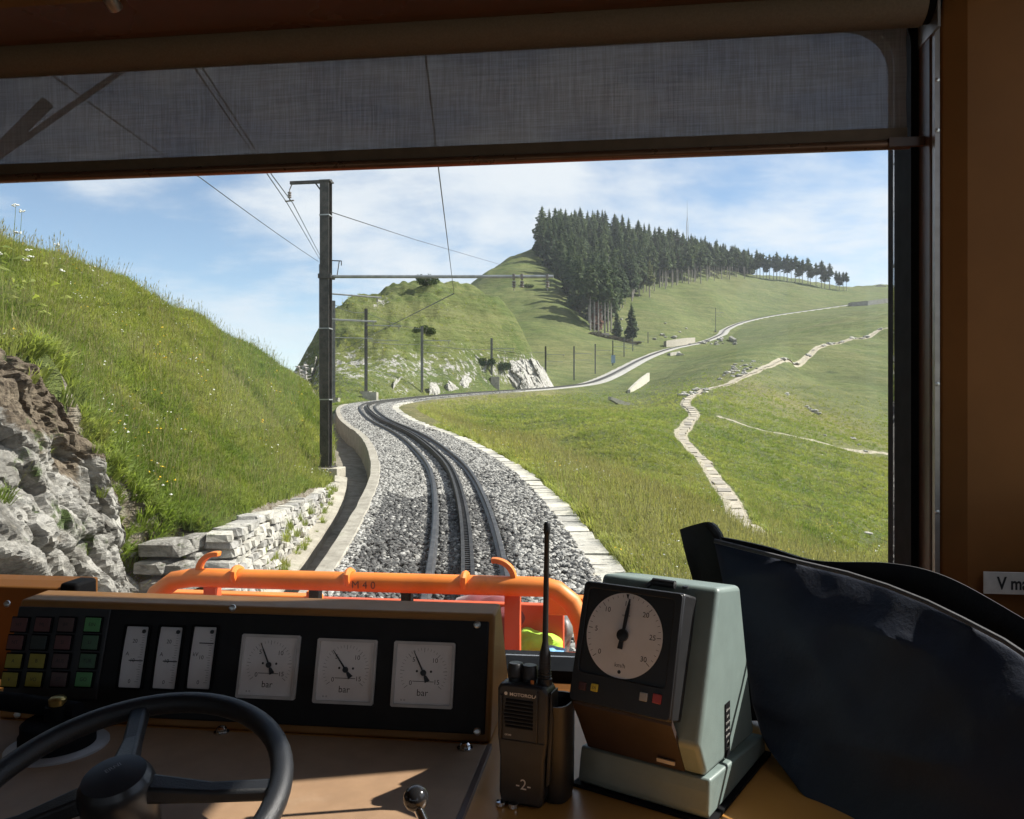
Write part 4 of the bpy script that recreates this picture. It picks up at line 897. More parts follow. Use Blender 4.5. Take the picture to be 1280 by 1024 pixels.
def bush(u, v, Y, r_, label, seed, mat=None, grp=None, flat=.8):
    rr = random.Random(seed); p = at(u, v, Y); root = thing('bush', label, 'bush', (p.x, p.y, gz(p.x, p.y)), 0, grp); mb = MB()
    lobes = [(Vector((0,0,r_*.35)), r_*.62)] + [(Vector((rr.uniform(-.85,.85)*r_, rr.uniform(-.6,.6)*r_, rr.uniform(.05,.55)*r_)), r_*rr.uniform(.28,.5)) for _ in range(7)]
    for c, rad in lobes:
        for k in range(170): d = Vector((rr.gauss(0,1), rr.gauss(0,1), rr.gauss(0,1))).normalized()*rad*rr.uniform(.25,1.25)**.6 + c; d.z = max(-.05, d.z*flat); a = r_*.075*rr.uniform(.6,1.4); m = Euler((rr.uniform(0,6), rr.uniform(0,6), 0)).to_matrix(); mb.add([d + m @ Vector(q)*a for q in ((-1,0,0),(0,-.6,0),(1,0,0),(0,.6,0))], [(0,1,2,3)])
    me = bpy.data.meshes.new('foliage'); me.from_pydata(mb.v, [], mb.f); me.materials.append(mat or M_bush); o = bpy.data.objects.new('foliage', me); COL.objects.link(o); o.parent = root
    mb = MB()
    for k in range(6): a = rr.uniform(0,6.28); mb.tube([(0,0,-.3*r_),(r_*.45*math.cos(a), r_*.45*math.sin(a), r_*flat*.6)], [.04*r_,.02*r_], 4)
    mb.obj('stems', M_bark, root); return root
bush(537, 376, 114, 1.7, 'dark round bush near the crest of the middle hill', 1); bush(531, 421, 99, 1.2, 'dark bush halfway up the middle hill behind a mast', 2); bush(376, 472, 84, 1.6, 'dark shrub against the cliff at the left end of the middle hill', 3)
bush(608, 462, 103, 1.2, 'dark shrub left of the pale rock cutting', 4); bush(626, 452, 106, 1.3, 'dark shrub on top of the pale rock cutting', 5); bush(659, 362, 300, 3.0, 'low scrub patch on the left flank of the big hill', 6, flat=.35)
bush(186, 672, 8.75, .26, 'small green shrub rooted between the rock face and the near end of the stone wall', 41, M_bushb); bush(214, 660, 9.0, .20, 'low green plant growing over the near end of the stone wall', 42, M_bushb); bush(168, 640, 8.5, .22, 'small green shrub at the edge of the rock face above the pale boulder', 43, M_bushb)
for k, u in enumerate((742,752,762,772,782,792)): bush(u, 414 + (k % 2)*1.5, 245, 2.0, 'heap of brushwood below the front corner of the forest', 30+k, leafmat('brushwood', (0.07,0.065,0.045), (0.13,0.12,0.09)) if k == 0 else bpy.data.materials['brushwood'], 'brushwood heaps below the forest', .45)
am = thing('radio_mast', 'thin pale lattice radio mast rising behind the forest', 'mast', tuple(at(859, 330, 640)))
mb = MB(); hm = (330-250)/FOC*640
for a in range(3): x, y = 1.1*math.cos(a*2.094), 1.1*math.sin(a*2.094); mb.tube([(x,y,-30),(x*.75,y*.75,hm*.62),(x*.2,y*.2,hm*.72)], .16, 4)
for k in range(26):
    z = -2 + k*hm*.65/26
    for a in range(3): b = (a+1) % 3; mb.tube([(1.0*math.cos(a*2.094),1.0*math.sin(a*2.094),z),(1.0*math.cos(b*2.094),1.0*math.sin(b*2.094),z+hm*.65/26)], .08, 3)
mb.obj('lattice', M_galv, am); mb = MB(); mb.tube([(0,0,hm*.68),(0,0,hm)], [.22,.06], 5); mb.obj('whip', M_galv, am)
# ------------------------------------------------------------------ grass, flowers
def blade_mat(name, extra=None):
    t = NT(name); col, a, b = turf_colour(t); rnd = t.n('ShaderNodeObjectInfo').outputs['Random']
    d2 = t.n('ShaderNodeAttribute', attribute_name='dry', attribute_type='INSTANCER').outputs['Fac']
    col = t.mix(t.math('MULTIPLY', d2, .45), col, (0.235,0.215,0.095))
    col = t.mix(1.0, col, t.mix(rnd, (1.70,1.70,1.56), (2.80,2.62,2.40)), 'MULTIPLY')
    if extra: col = t.mix(.75, col, extra)
    p = t.n('ShaderNodeBsdfPrincipled'); t.l(col, p.inputs[0]); p.inputs['Roughness'].default_value = .6; p.inputs['Specular IOR Level'].default_value = .25
    tl = t.n('ShaderNodeBsdfTranslucent'); t.l(t.mix(1.0, col, (1.15,1.2,.7), 'MULTIPLY'), tl.inputs[0]); m = t.n('ShaderNodeMixShader'); m.inputs[0].default_value = .5
    t.l(p.outputs[0], m.inputs[1]); t.l(tl.outputs[0], m.inputs[2]); t.l(m.outputs[0], t.out.inputs[0]); return t.mat
M_bl = blade_mat('grass blades'); M_straw = blade_mat('seed stems', (0.27,0.235,0.12))
M_flw = paint('white petals', (0.62,0.62,0.56), .7); M_fly = paint('yellow petals', (0.62,0.42,0.02), .7)
def tuft_mesh(seed, n=16, h=.24, w=.008, spread=.10, straw=0, flower=None):
    rr = random.Random(seed); mb = MB()
    for k in range(n):
        a = rr.uniform(0,6.28); r = spread*math.sqrt(rr.random()); p = Vector((r*math.cos(a), r*math.sin(a), -.02)); d = a + rr.uniform(-1,1); hh = h*rr.uniform(.55,1.15); be = hh*rr.uniform(.25,.8); D = Vector((math.cos(d), math.sin(d), 0)); Sd = Vector((-D.y, D.x, 0)); ww = w*rr.uniform(.7,1.4)
        m1 = p + D*be*.3 + Vector((0,0,hh*.6)); m2 = p + D*be + Vector((0,0,hh*rr.uniform(.75,1.0)))
        mb.add([p - Sd*ww, p + Sd*ww, m1 + Sd*ww*.8, m1 - Sd*ww*.8, m2], [(0,1,2,3),(3,2,4)], 0)
    for k in range(straw):
        a = rr.uniform(0,6.28); p = Vector((spread*.6*math.cos(a), spread*.6*math.sin(a), 0)); hh = h*rr.uniform(1.4,2.1); D = Vector((math.cos(a+.5), math.sin(a+.5), 0)); t = p + D*hh*.22 + Vector((0,0,hh)); Sd = Vector((-D.y, D.x, 0)); ww = .0028
        mb.add([p - Sd*ww, p + Sd*ww, t + Sd*ww, t - Sd*ww], [(0,1,2,3)], 1); mb.add([t - Sd*.008, t - D*.01, t + Sd*.008, t + D*.01 + Vector((0,0,.07))], [(0,1,3),(1,2,3)], 1)
    if flower:
        for k in range(2):
            a = rr.uniform(0,6.28); p = Vector((spread*math.cos(a), spread*math.sin(a), 0)); t = p + Vector((rr.uniform(-.04,.04), rr.uniform(-.04,.04), h*rr.uniform(1.0,1.45))); mb.add([p + Vector((-.003,0,0)), p + Vector((.003,0,0)), t + Vector((.003,0,0)), t + Vector((-.003,0,0))], [(0,1,2,3)], 0)
            c = .024; mb.add([t + Vector((c*math.cos(q*1.047)*(1 if q % 2 else .75), c*math.sin(q*1.047)*(1 if q % 2 else .75), .006*(q % 2))) for q in range(6)], [tuple(range(6))], 2); mb.add([t + Vector((-c*.8,0,.0)), t + Vector((c*.8,0,0)), t + Vector((0,0,c*1.1))], [(0,1,2)], 2)
    me = bpy.data.meshes.new('tuft'); me.from_pydata(mb.v, [], mb.f)
    for m in (M_bl, M_straw, flower or M_flw): me.materials.append(m)
    me.polygons.foreach_set('material_index', mb.m); return me
tufts = variants('tuft', [tuft_mesh(i, 18, .22, .0075, .11) for i in range(5)] + [tuft_mesh(10+i, 12, .22, .007, .10, 5) for i in range(3)] + [tuft_mesh(20, 10, .2, .007, .1, 0, M_flw), tuft_mesh(21, 10, .2, .007, .1, 0, M_fly)])
order = sorted(o.name for o in tufts.objects)
def grass(N, u0, u1, y0, y1, smin, smax, seed, keep):
    rs = np.random.RandomState(seed); u = rs.uniform(u0, u1, N); y = np.exp(rs.uniform(math.log(y0), math.log(y1), N)); x = (u-640)/FOC*y
    z, o, zt, s = ground(x, y, True); fp = np.minimum(poly_dist(x, y, FPP[:, :2]), poly_dist(x, y, TRP[:, :2]) + .25)
    ex, _ = edg(np.clip(y, 2.5, 41)); left = (o < 0) & (x < ex - np.where(y < 9.2, .42, .10)) & (o < -2.7); left |= (o < -3.0) & (y > 41); right = o > np.where(y < 66, 1.92, 2.6)
    ok = (left | right) & (fp > .55) & keep(x, y, z, o) & ((np.hypot(x + 4.75, y - 20.4) > .75)); x, y, z, o = x[ok], y[ok], z[ok], o[ok]; n = len(x)
    t = np.log(y/y0)/math.log(y1/y0); size = (smin + (smax-smin)*t)*rs.uniform(.6,1.3,n)*(1 + .5*fbm(x*.6, y*.6, 2))
    dr = np.where(o > 0, sstep(o, 1.5, 2.4)*(1 - sstep(o, 4.0, 9.0)), 0)*.55 + .25*sstep(fbm(x*.3, y*.3, 3), .05, .4)
    kind = rs.rand(n); ids = rs.randint(0, 5, n); fl = fbm(x*.35+40, y*.35, 3) > -.05; straw = kind > np.where(o > 0, .86, .92); ids = np.where(straw, 5 + rs.randint(0, 3, n), ids); ids = np.where((kind < .035) & fl, 8, ids); ids = np.where((kind < .015) & fl, 9, ids)
    rot = np.stack([rs.uniform(-.25,.25,n), rs.uniform(-.25,.25,n), rs.uniform(0,6.28,n)], 1)
    return np.stack([x, y, z], 1), rot, np.stack([size]*3, 1), ids, {'dry': dr}
P1 = grass(150000, -220, 1330, 6.2, 34, .62, 1.05, 5, lambda x, y, z, o: np.ones_like(x, bool))
P2 = grass(90000, -60, 1300, 34, 130, .70, 1.15, 6, lambda x, y, z, o: (np.abs(o) > 3.0) & (poly_dist(x, y, TRP[:, :2]) > .9) & (np.random.RandomState(3).rand(len(x)) < 1 - sstep(y, 60, 126)))
for q in (P1, P2): a = scatter('grass', *q[:4], tufts, q[4])
# overhanging tufts at the rock edge, coarser
M_long = [tuft_mesh(40+i, 46, .46, .011, .16, 2) for i in range(3)]
coarse = variants('long_tuft', M_long)
pts=[];ro=[];sc2=[];ids=[]
for k in range(150):
    y = random.uniform(5.2, 8.9); ex, ez = edg(y); x = float(ex) - random.uniform(.15, .75); z = gz(x, y)
    pts.append((x, y, z - .03)); ro.append((random.uniform(-.2,.2), random.uniform(.05,.7), random.uniform(-.3,.3))); c = random.uniform(.35,.75); sc2.append((c,c,c)); ids.append(random.randrange(3))
for k in range(90):
    i = random.randrange(20, nI-4); j = random.randrange(30, nJ-20); p = V_ROCK[i, j]
    if mnoise.noise(Vector(p)*1.3) > .12: pts.append(tuple(p)); ro.append((0, random.uniform(.2,.7), random.uniform(-.5,.5))); c = random.uniform(.18,.42); sc2.append((c,c,c)); ids.append(random.randrange(3))
for k in range(70):
    y = random.uniform(9.0, 18); p, t, n = track_at(S(y)); q = p - n*random.uniform(2.40,2.62); 
    pts.append((q[0], q[1], p[2]-.56 + (random.uniform(0,.5) if k % 3 == 0 else 0))); ro.append((0, random.uniform(0,.4), random.uniform(0,6))); c = random.uniform(.15,.4); sc2.append((c,c,c)); ids.append(random.randrange(3))
for k in range(420):
    y = random.uniform(8.25, 9.55); ex, ez = edg(y); x = float(ex) + random.uniform(-.24, .16); pts.append((x, y, gz(x, y) - .02)); ro.append((random.uniform(-.2,.2), random.uniform(.3,1.0), random.uniform(-.6,.6))); c = random.uniform(.16,.50); sc2.append((c,c,c)); ids.append(random.randrange(3))
scatter('grass', pts, ro, sc2, ids, coarse)
for k in range(9):
    y = random.uniform(8.4, 9.2); ex, ez = edg(y); x = float(ex) + random.uniform(-.1, .35); o = bpy.data.objects.new('boulder', random.choice(bmeshes)); COL.objects.link(o); o.location = (x, y, gz(x, y) + .02); c = random.uniform(.10,.24); o.scale = (c*1.3, c, c); o.rotation_euler = (0, .4, random.uniform(0,6)); tag(o, 'small loose stone in the gap between the rock face and the stone wall', 'rock', 'loose stones beside the wall end')

# tall pale umbels standing against the sky at the upper left
def umbel(seed):
    rr = random.Random(seed); r = thing('wildflower', None, 'flower', (0,0,0), 0, 'tall white wildflowers at the left skyline'); h = rr.uniform(.55,.85); mb = MB(); top = Vector((rr.uniform(-.10,.16), rr.uniform(-.08,.08), h)); mb.tube([(0,0,-.1), top*.5 + Vector((.02,0,.0)), top], [.004,.0035,.002], 4)
    for k in range(3): z = h*rr.uniform(.15,.7); a = rr.uniform(0,6.28); mb.add([top*(z/h), top*(z/h) + Vector((.09*math.cos(a)-.01, .09*math.sin(a), .05)), top*(z/h) + Vector((.15*math.cos(a), .15*math.sin(a), .02)), top*(z/h) + Vector((.09*math.cos(a)+.02, .09*math.sin(a), .02))], [(0,1,2,3)])
    mb.obj('stem', M_bl, r); mb = MB()
    for k in range(9): a = rr.uniform(0,6.28); q = top + Vector((.035*math.cos(a)*rr.random(), .035*math.sin(a)*rr.random(), rr.uniform(-.004,.012))); mb.lathe([(0,-.006),(.011,.0),(.007,.006),(0,.007)], 6, Matrix.Translation(q))
    mb.obj('petals', M_flw, r); return r
for k, (u, v, y) in enumerate(((8,258,7.6),(2,262,7.4),(14,272,7.7),(34,300,8.0),(43,304,8.1),(56,297,8.2),(22,312,7.9),(4,296,7.3),(64,318,8.3))):
    o = umbel(k); p = at(u, v, y); q = gz(p.x, p.y); o.location = (p.x, p.y, max(q, p.z - .8)); o['label'] = 'tall white wildflower standing against the sky at the top of the left bank'
# ------------------------------------------------------------------ the cab: walls, roof, windscreen
M_tan = paint('tan cab panel', (0.19,0.078,0.022), .6, .08, 6, spec=.12); M_dkbrown = paint('dark brown trim', (0.075,0.038,0.022), .38, .1, 8); M_black = paint('black rubber', (0.008,0.008,0.009), .7, .15, 20, spec=.06)
M_ceil = paint('ceiling panel', (0.10,0.045,0.018), .28, .1, 4); M_alu = paint('aluminium strip', (0.30,0.27,0.25), .35, .1, 40, .7); M_floor = paint('cab floor', (0.06,0.055,0.05), .7); M_wallin = paint('cab wall', (0.20,0.12,0.06), .5, .06, 4)
M_screw = paint('screw steel', (0.55,0.55,0.53), .3, .1, 60, .9); M_chrome = paint('chrome', (0.7,0.7,0.7), .15, .05, 60, 1.0)
ORG = thing('cab_frame', None, None) ; bpy.data.objects.remove(ORG)
def cabobj(mb, name, mats, parent=None, loc=(0,0,0), **k):
    """mesh given in cab coordinates (a, b, z)"""
    o = mb.obj(name, mats, parent, **k)
    if parent is None: o.rotation_euler = (0,0,-YAW); o.location = cab(*loc)
    return o
def cabthing(name, label, cat, a, b, z, group=None, turn=0.0):
    return thing(name, label, cat, cab(a, b, z), -YAW + turn, group)
BW = 1.40                                             # windscreen plane
aR, _ = cabpix(1110, 400, BW+.055); _, zTop = cabpix(1040, 42, BW+.055); _, zBot = cabpix(680, 814, BW+.055); aL = -1.62; cx_ = (aR+aL)/2
def rrect(x0, x1, z0, z1, r, n=8):
    P = []
    for cx, cz, s in ((x1-r, z1-r, 0), (x0+r, z1-r, 90), (x0+r, z0+r, 180), (x1-r, z0+r, 270)):
        for k in range(n+1): t = R(s + 90*k/n); P.append((cx + r*math.cos(t), cz + r*math.sin(t)))
    return P
def ring(mb, inner, outer, b0, b1):
    n = len(inner); vs = [(p[0], b, p[1]) for b in (b0, b1) for P in (inner, outer) for p in P]; fs = []
    for i in range(n):
        j = (i+1) % n; fs += [(i, j, n+j, n+i), (2*n+j, 2*n+i, 3*n+i, 3*n+j), (i, 2*n+i, 2*n+j, j), (n+j, 3*n+j, 3*n+i, n+i)]
    return mb.add(vs, fs)
def outer_rect(x0, x1, z0, z1, inner):
    out = []; cx, cz = (x0+x1)/2, (z0+z1)/2
    for x, z in inner:
        sx = ((x1-cx)/(x-cx)) if x > cx else ((x0-cx)/(x-cx)) if x < cx else 1e9; sz = ((z1-cz)/(z-cz)) if z > cz else ((z0-cz)/(z-cz)) if z < cz else 1e9; s = min(abs(sx), abs(sz)); out.append((cx + (x-cx)*s, cz + (z-cz)*s))
    return out
inn = rrect(aL, aR, zBot, zTop, .075); inn2 = rrect(aL-.034, aR+.034, zBot-.022, zTop+.03, .10)
tag(cabobj(ring(MB(), inn2, outer_rect(-2.0, .80, -1.35, 1.02, inn2), BW-.03, BW+.05), 'windscreen_wall', M_dkbrown), kind='structure')
mb = ring(MB(), inn, inn2, BW-.052, BW+.055); tag(cabobj(mb, 'windscreen_seal', M_black), 'black rubber seal framing the wide windscreen', 'window seal')
def mat_glass(refl=1.0):
    t = NT('windscreen glass'); tr = t.n('ShaderNodeBsdfTransparent'); tr.inputs[0].default_value = (.965,.975,.97,1); gl = t.n('ShaderNodeBsdfGlossy'); gl.inputs['Roughness'].default_value = .01; gl.inputs[0].default_value = (1,1,1,1)
    fr = t.n('ShaderNodeFresnel'); fr.inputs[0].default_value = 1.33; m = t.n('ShaderNodeMixShader'); t.l(t.math('MULTIPLY', fr.outputs[0], refl), m.inputs[0]); t.l(tr.outputs[0], m.inputs[1]); t.l(gl.outputs[0], m.inputs[2]); du = t.n('ShaderNodeBsdfTranslucent'); du.inputs[0].default_value = (.8,.8,.78,1); m2 = t.n('ShaderNodeMixShader'); P = t.coord('Object'); sm = t.math('MULTIPLY', t.ramp(t.noise(3.0, 7, .7, P, 1.5), .35, .8), .016); sp_ = t.math('MULTIPLY', t.math('LESS_THAN', t.voro(55, P), .045), .10); t.l(t.math('ADD', sm, sp_), m2.inputs[0]); t.l(m.outputs[0], m2.inputs[1]); t.l(du.outputs[0], m2.inputs[2]); t.l(m2.outputs[0], t.out.inputs[0]); return t.mat
M_glass = mat_glass(.35)
ge = rrect(aL+.002, aR-.002, zBot+.002, zTop-.002, .073); tag(cabobj(MB().prism(ge, BW+.018, BW+.024, 'y'), 'windscreen', M_glass), 'wide clear glass windscreen in front of the driving desk', 'window')
# right jamb strips and corner panel
aS, _ = cabpix(1168.5, 400, BW-.10)
jam = MB(); jam.box((aR+.052, BW-.10, -1.3), (aS-.006, BW-.031, .98)); tag(cabobj(jam, 'window_post', M_dkbrown, bevel=.006), 'dark brown post beside the right edge of the windscreen', 'post')
st = cabthing('trim_strip', 'narrow metal trim strip running down beside the brown post', 'trim', aS, BW-.10, .2)
mb = MB(); mb.box((-.0035,-.010,-1.2), (.0035,.01,.75)); mb.obj('strip', M_alu, st)
for v in (100, 163, 480, 640): _, z = cabpix(1168, v, BW-.11); mb = MB(); mb.lathe([(.0,.0015),(.003,.001),(.0035,0)], 10, Matrix.Translation((0,-.0102,z-.2)) @ Matrix.Rotation(R(90),4,'X')); mb.obj('screw', M_screw, st)
# corner panel (bulkhead) then side wall with the window out of the frame at the right
a1, _ = cabpix(1196, 400, BW-.12); a2 = .72; bJ = 1.27
P = [(aS+.004, BW-.112), (a1, BW-.122), (a1+.012, BW-.128), (a2, BW-.122), (a2, bJ+.02), (a2+.05, bJ+.02), (a2+.05, BW+.04), (aS+.004, BW+.04)]
tag(cabobj(MB().prism(P, -1.3, .98, 'z'), 'corner_panel', M_tan, bevel=.004), kind='structure')
# side walls with window openings, roof, floor, rear
SW_Z0, SW_Z1, SW_B0 = -.12, .74, .30
mb = MB(); mb.box((a2+.004,-2.6,-1.3), (a2+.05,bJ+.018,SW_Z0)); mb.box((a2+.004,-2.6,SW_Z1), (a2+.05,bJ+.018,.98)); mb.box((a2+.004,-.55,SW_Z0+.001), (a2+.05,SW_B0,SW_Z1-.001)); mb.box((a2+.004,-2.6,SW_Z0+.001), (a2+.05,-2.2,SW_Z1-.001)); tag(cabobj(mb, 'cab_side_wall', M_wallin), kind='structure')
mb = MB(); mb.box((-1.95,-2.6,-1.3), (-1.9,BW-.04,-.10)); mb.box((-1.95,-2.6,.42), (-1.9,BW-.04,.98))
for y0, y1 in ((-2.6,-2.0),(-.9,BW-.04)): mb.box((-1.95,y0,-.099), (-1.9,y1,.419))
tag(cabobj(mb, 'cab_side_wall', M_wallin), kind='structure')
mb = MB(); mb.box((-2.0,-2.65,.985), (.80,BW+.06,1.03)); tag(cabobj(mb, 'cab_ceiling', M_wallin), kind='structure')
mb = MB(); mb.box((-2.0,-2.65,-1.36), (.80,BW+.05,-1.301)); tag(cabobj(mb, 'cab_floor', M_floor), kind='structure')
mb = MB(); mb.box((-1.899,-2.64,-1.3), (a2,-2.6,.0)); mb.box((-1.899,-2.64,.34), (a2,-2.6,.98)); tag(cabobj(mb, 'cab_rear_wall', M_wallin), kind='structure')
# pelmet above the blind
_, zp = cabpix(300, 30, 1.22)
mb = MB(); mb.prism([(1.10,.97),(1.10,zp+.055),(1.16,zp+.018),(1.25,zp+.010),(BW-.035,zp+.012),(BW-.035,.97)], -1.88, .60, 'x'); tag(cabobj(mb, 'pelmet', M_ceil, bevel=.012), 'glossy dark brown pelmet panel running above the roller blind', 'panel')
fx = cabthing('ceiling_catch', 'small silvery catch at the top edge of the pelmet', 'catch', *cabpix(140, 2, 1.16)[:1], 1.16, cabpix(140, 2, 1.16)[1]); mb = MB(); mb.lathe([(.0,.012),(.010,.011),(.012,.004),(.011,-.012),(0,-.013)], 16, Matrix.Rotation(R(60),4,'X')); mb.tube([(0,0,0),(.035,.0,.022)], .006, 8); mb.obj('body', M_alu, fx, smooth=True)

# roller blind: tube, cloth, bottom rail
bl = cabthing('roller_blind', 'grey translucent roller blind pulled down over the top of the windscreen', 'roller blind', 0, 0, 0)
_, zr = cabpix(600, 37, 1.30); aC, _ = cabpix(1133, 120, 1.335); aQ, _ = cabpix(1152, 20, 1.30); _, zb0 = cabpix(1110, 188, 1.335)
M_cloth_o = paint('rolled blind cloth', (0.17,0.125,0.085), .85, .1, 300, bump=.3, bscale=900)
mb = MB(); mb.tube([(-1.88,1.30,zr),(aQ,1.30,zr)], .0335, 28); mb.obj('roll', M_cloth_o, bl, smooth=True)
mb = MB(); mb.lathe([(0,0),(.026,0),(.030,.006),(.030,.020),(.012,.022),(.012,.034)], 20, Matrix.Translation((aQ,1.30,zr)) @ Matrix.Rotation(R(90),4,'Y')); mb.obj('roll_end', M_black, bl, smooth=True)
mb = MB(); mb.box((aQ+.012,1.27,zr-.05), (aQ+.016,1.36,zr+.05)); mb.obj('roll_bracket', M_alu, bl)
def mat_blind():
    t = NT('blind cloth'); P = t.coord('Object')
    def st(sx, sz, det): m = t.n('ShaderNodeMapping'); t.l(P, m.inputs[0]); m.inputs['Scale'].default_value = (sx, 1, sz); return t.noise(1.0, det, .65, m.outputs[0])
    w = t.math('ADD', t.math('MULTIPLY', st(420, 14, 4), .55), t.math('MULTIPLY', st(16, 460, 4), .45)); f = t.ramp(w, .36, .66)
    tl = t.n('ShaderNodeBsdfTranslucent'); t.l(t.mix(f, (0.090,0.078,0.078), (0.172,0.150,0.152)), tl.inputs[0]); df = t.n('ShaderNodeBsdfDiffuse'); df.inputs[0].default_value = (0.15,0.12,0.095,1); tr = t.n('ShaderNodeBsdfTransparent'); t.l(t.mix(f, (.5,.5,.53), (1,1,1)), tr.inputs[0])
    a = t.n('ShaderNodeMixShader'); a.inputs[0].default_value = .5; t.l(df.outputs[0], a.inputs[1]); t.l(tl.outputs[0], a.inputs[2]); b = t.n('ShaderNodeMixShader'); b.inputs[0].default_value = .06; t.l(a.outputs[0], b.inputs[1]); t.l(tr.outputs[0], b.inputs[2]); t.l(b.outputs[0], t.out.inputs[0]); return t.mat
M_blind = mat_blind()
V = []; nx, nz = 60, 14
for j in range(nz+1):
    for i in range(nx+1):
        x = -1.88 + (aC+1.88)*i/nx; z = zb0 + .018 + (zr - zb0 - .018)*j/nz; V.append((x, 1.335 + .0015*math.sin(x*7 + j), z))
mb = MB(); mb.add(V, [(j*(nx+1)+i, j*(nx+1)+i+1, (j+1)*(nx+1)+i+1, (j+1)*(nx+1)+i) for j in range(nz) for i in range(nx)]); mb.obj('cloth', M_blind, bl, smooth=True)
mb = MB(); mb.box((-1.88,1.331,zb0+.012), (aC,1.339,zb0+.034)); mb.obj('hem', paint('blind hem', (0.10,0.068,0.045), .8), bl)
mb = MB(); mb.tube([(-1.88,1.333,zb0+.008),(aC+.004,1.333,zb0+.008)], .0082, 12); mb.obj('bottom_rail', paint('bronze rail', (0.17,0.095,0.06), .3, .1, 30, .6), bl, smooth=True)
mb = MB(); mb.box((aC-.03,1.322,zb0+.002), (aC+.032,1.330,zb0+.016)); mb.obj('rail_end', M_dkbrown, bl)
# wiper outside the glass, seen through the cloth
wp = cabthing('windscreen_wiper', 'dark wiper with its arm seen through the left end of the blind', 'wiper', 0, 0, 0)
p0, p1 = cabpix(0, 190, BW+.06), cabpix(64, 130, BW+.06); q0, q1 = cabpix(-30, 215, BW+.05), cabpix(158, 90, BW+.05)
mb = MB(); mb.tube([(p0[0]-.05,BW+.05,p0[1]-.05),(p1[0],BW+.05,p1[1])], .0125, 10); mb.obj('arm', M_black, wp, smooth=True); mb = MB(); mb.tube([(q0[0]-.1,BW+.04,q0[1]-.07),(q1[0],BW+.04,q1[1]),(q1[0]+.08,BW+.04,q1[1]+.055)], .0055, 6); mb.obj('blade', M_black, wp)
# left ledge under the glass
ra, rz_ = cabpix(122, 724, BW-.06); lg = cabthing('window_ledge', 'brown ledge with a black end cap behind the left end of the instrument panel', 'ledge', ra, BW-.06, rz_)
mb = MB(); mb.prism([(-.05,-.30),(-.05,-.006),(-.02,0),(.02,0),(.02,-.30)], -.95, -.012, 'x'); mb.obj('board', M_tan, lg, bevel=.003); mb = MB(); mb.box((-.034,-.056,-.035), (.0,.0,.004)); mb.obj('end_cap', M_black, lg, bevel=.006)
sl0 = MB(); sl0.prism([(1.20,-.80),(1.20,-.478),(1.215,-.462),(1.33,zBot-.024),(BW-.054,zBot-.018),(BW-.054,-.80)], -1.88, a1, 'x'); tag(cabobj(sl0, 'window_sill', M_tan, bevel=.004), 'orange brown sill under the windscreen behind the radio', 'sill')

# ------------------------------------------------------------------ driving desk
DZ = -.452
M_desk = paint('orange desk top', (0.46,0.215,0.050), .32, .08, 5, wear=(0.25,0.11,0.03)); M_mat = paint('brown desk mat', (0.275,0.172,0.098), .55, .09, 26, bump=.25, bscale=1500, wear=(0.34,0.235,0.150))
dk = cabthing('driving_desk', 'orange brown driving desk topped with a wide brown mat', 'desk', -.5, .9, DZ)
mb = MB(); mb.box((-1.38,-.30,-.045), (1.11,.31,0)); mb.obj('top', M_desk, dk, bevel=.004); mb = MB(); mb.box((-1.30,-.2,-.84), (1.09,.24,-.0455)); mb.obj('cabinet', M_tan, dk)
aM, _ = cabpix(601, 945, 1.0); 
mb = MB(); mb.prism([(-1.30,-.28),(aM+.5-.008,-.28),(aM+.5,.152),(-1.30,.152)], .0004, .0065, 'z'); mb.obj('mat', M_mat, dk, bevel=.0015); mb = MB(); mb.prism([(aM+.5-.0075,-.28),(aM+.5-.001,-.28),(aM+.5+.0065,.152),(aM+.5+.0005,.152)], .0004, .0078, 'z'); mb.obj('mat_edging', M_dkbrown, dk)
def bolt(u, v, z, par, base):
    b = 1.0; t = (512-v)/FOC; Y = z/t; X = (u-640)/FOC*Y; a = X*CS - Y*SN; bb = X*SN + Y*CS; mb = MB(); mb.lathe([(.011,0),(.011,.002),(.0075,.0022),(.0075,.006),(.005,.0085),(0,.009)], 8, Matrix.Translation((a-base[0], bb-base[1], z-base[2]))); mb.obj('bolt', M_chrome, par, smooth=True)
bolt(277, 916, DZ+.006, dk, (-.5,.9,DZ)); bolt(581, 936, DZ+.006, dk, (-.5,.9,DZ))

# ------------------------------------------------------------------ instrument panel
PB, TILT = 1.068, R(15.5); PH = .170; pa0, _ = cabpix(-2, 850, 1.07); pa1, _ = cabpix(613, 930, PB)
pn = cabthing('instrument_panel', 'brown instrument panel with black face plate, gauges and push buttons', 'instrument panel', pa1, PB, DZ)
W_ = pa1 - pa0
sT, cT = math.sin(TILT), math.cos(TILT)
mb = MB(); mb.prism([(0,0),(PH*sT,PH*cT),(.104,PH*cT+.002),(.21,.0)], -W_, 0, 'x'); mb.obj('housing', paint('panel housing', (0.28,0.135,0.042), .5, .10, 10, spec=.2, wear=(0.20,0.095,0.035)), pn, bevel=.005, segs=3)
FM = Matrix.Rotation(-TILT, 4, 'X')                   # face frame: x right, z up the slanted face, y into the panel
def facepix(u, v):
    """panel face coordinates of a sight line"""
    d = Vector(((u-640)/FOC, 1.0, (512-v)/FOC)); dc = Vector((d.x*CS - d.y*SN, d.x*SN + d.y*CS, d.z)); n = FM @ Vector((0,-1,0)); o = Vector((pa1, PB, DZ)); t = (o.dot(n))/dc.dot(n); q = FM.inverted() @ (dc*t - o); return q.x, q.z
fx0, fz0 = facepix(603, 921); fx1, fz1 = -W_ + .010, PH - .010; fz0 = .012
def facemesh(mb, name, mats, par, off=0.0, **k): 
    o = mb.obj(name, mats, par, **k); o.matrix_local = FM @ Matrix.Translation((0, off, 0)) if par == pn else o.matrix_local; return o
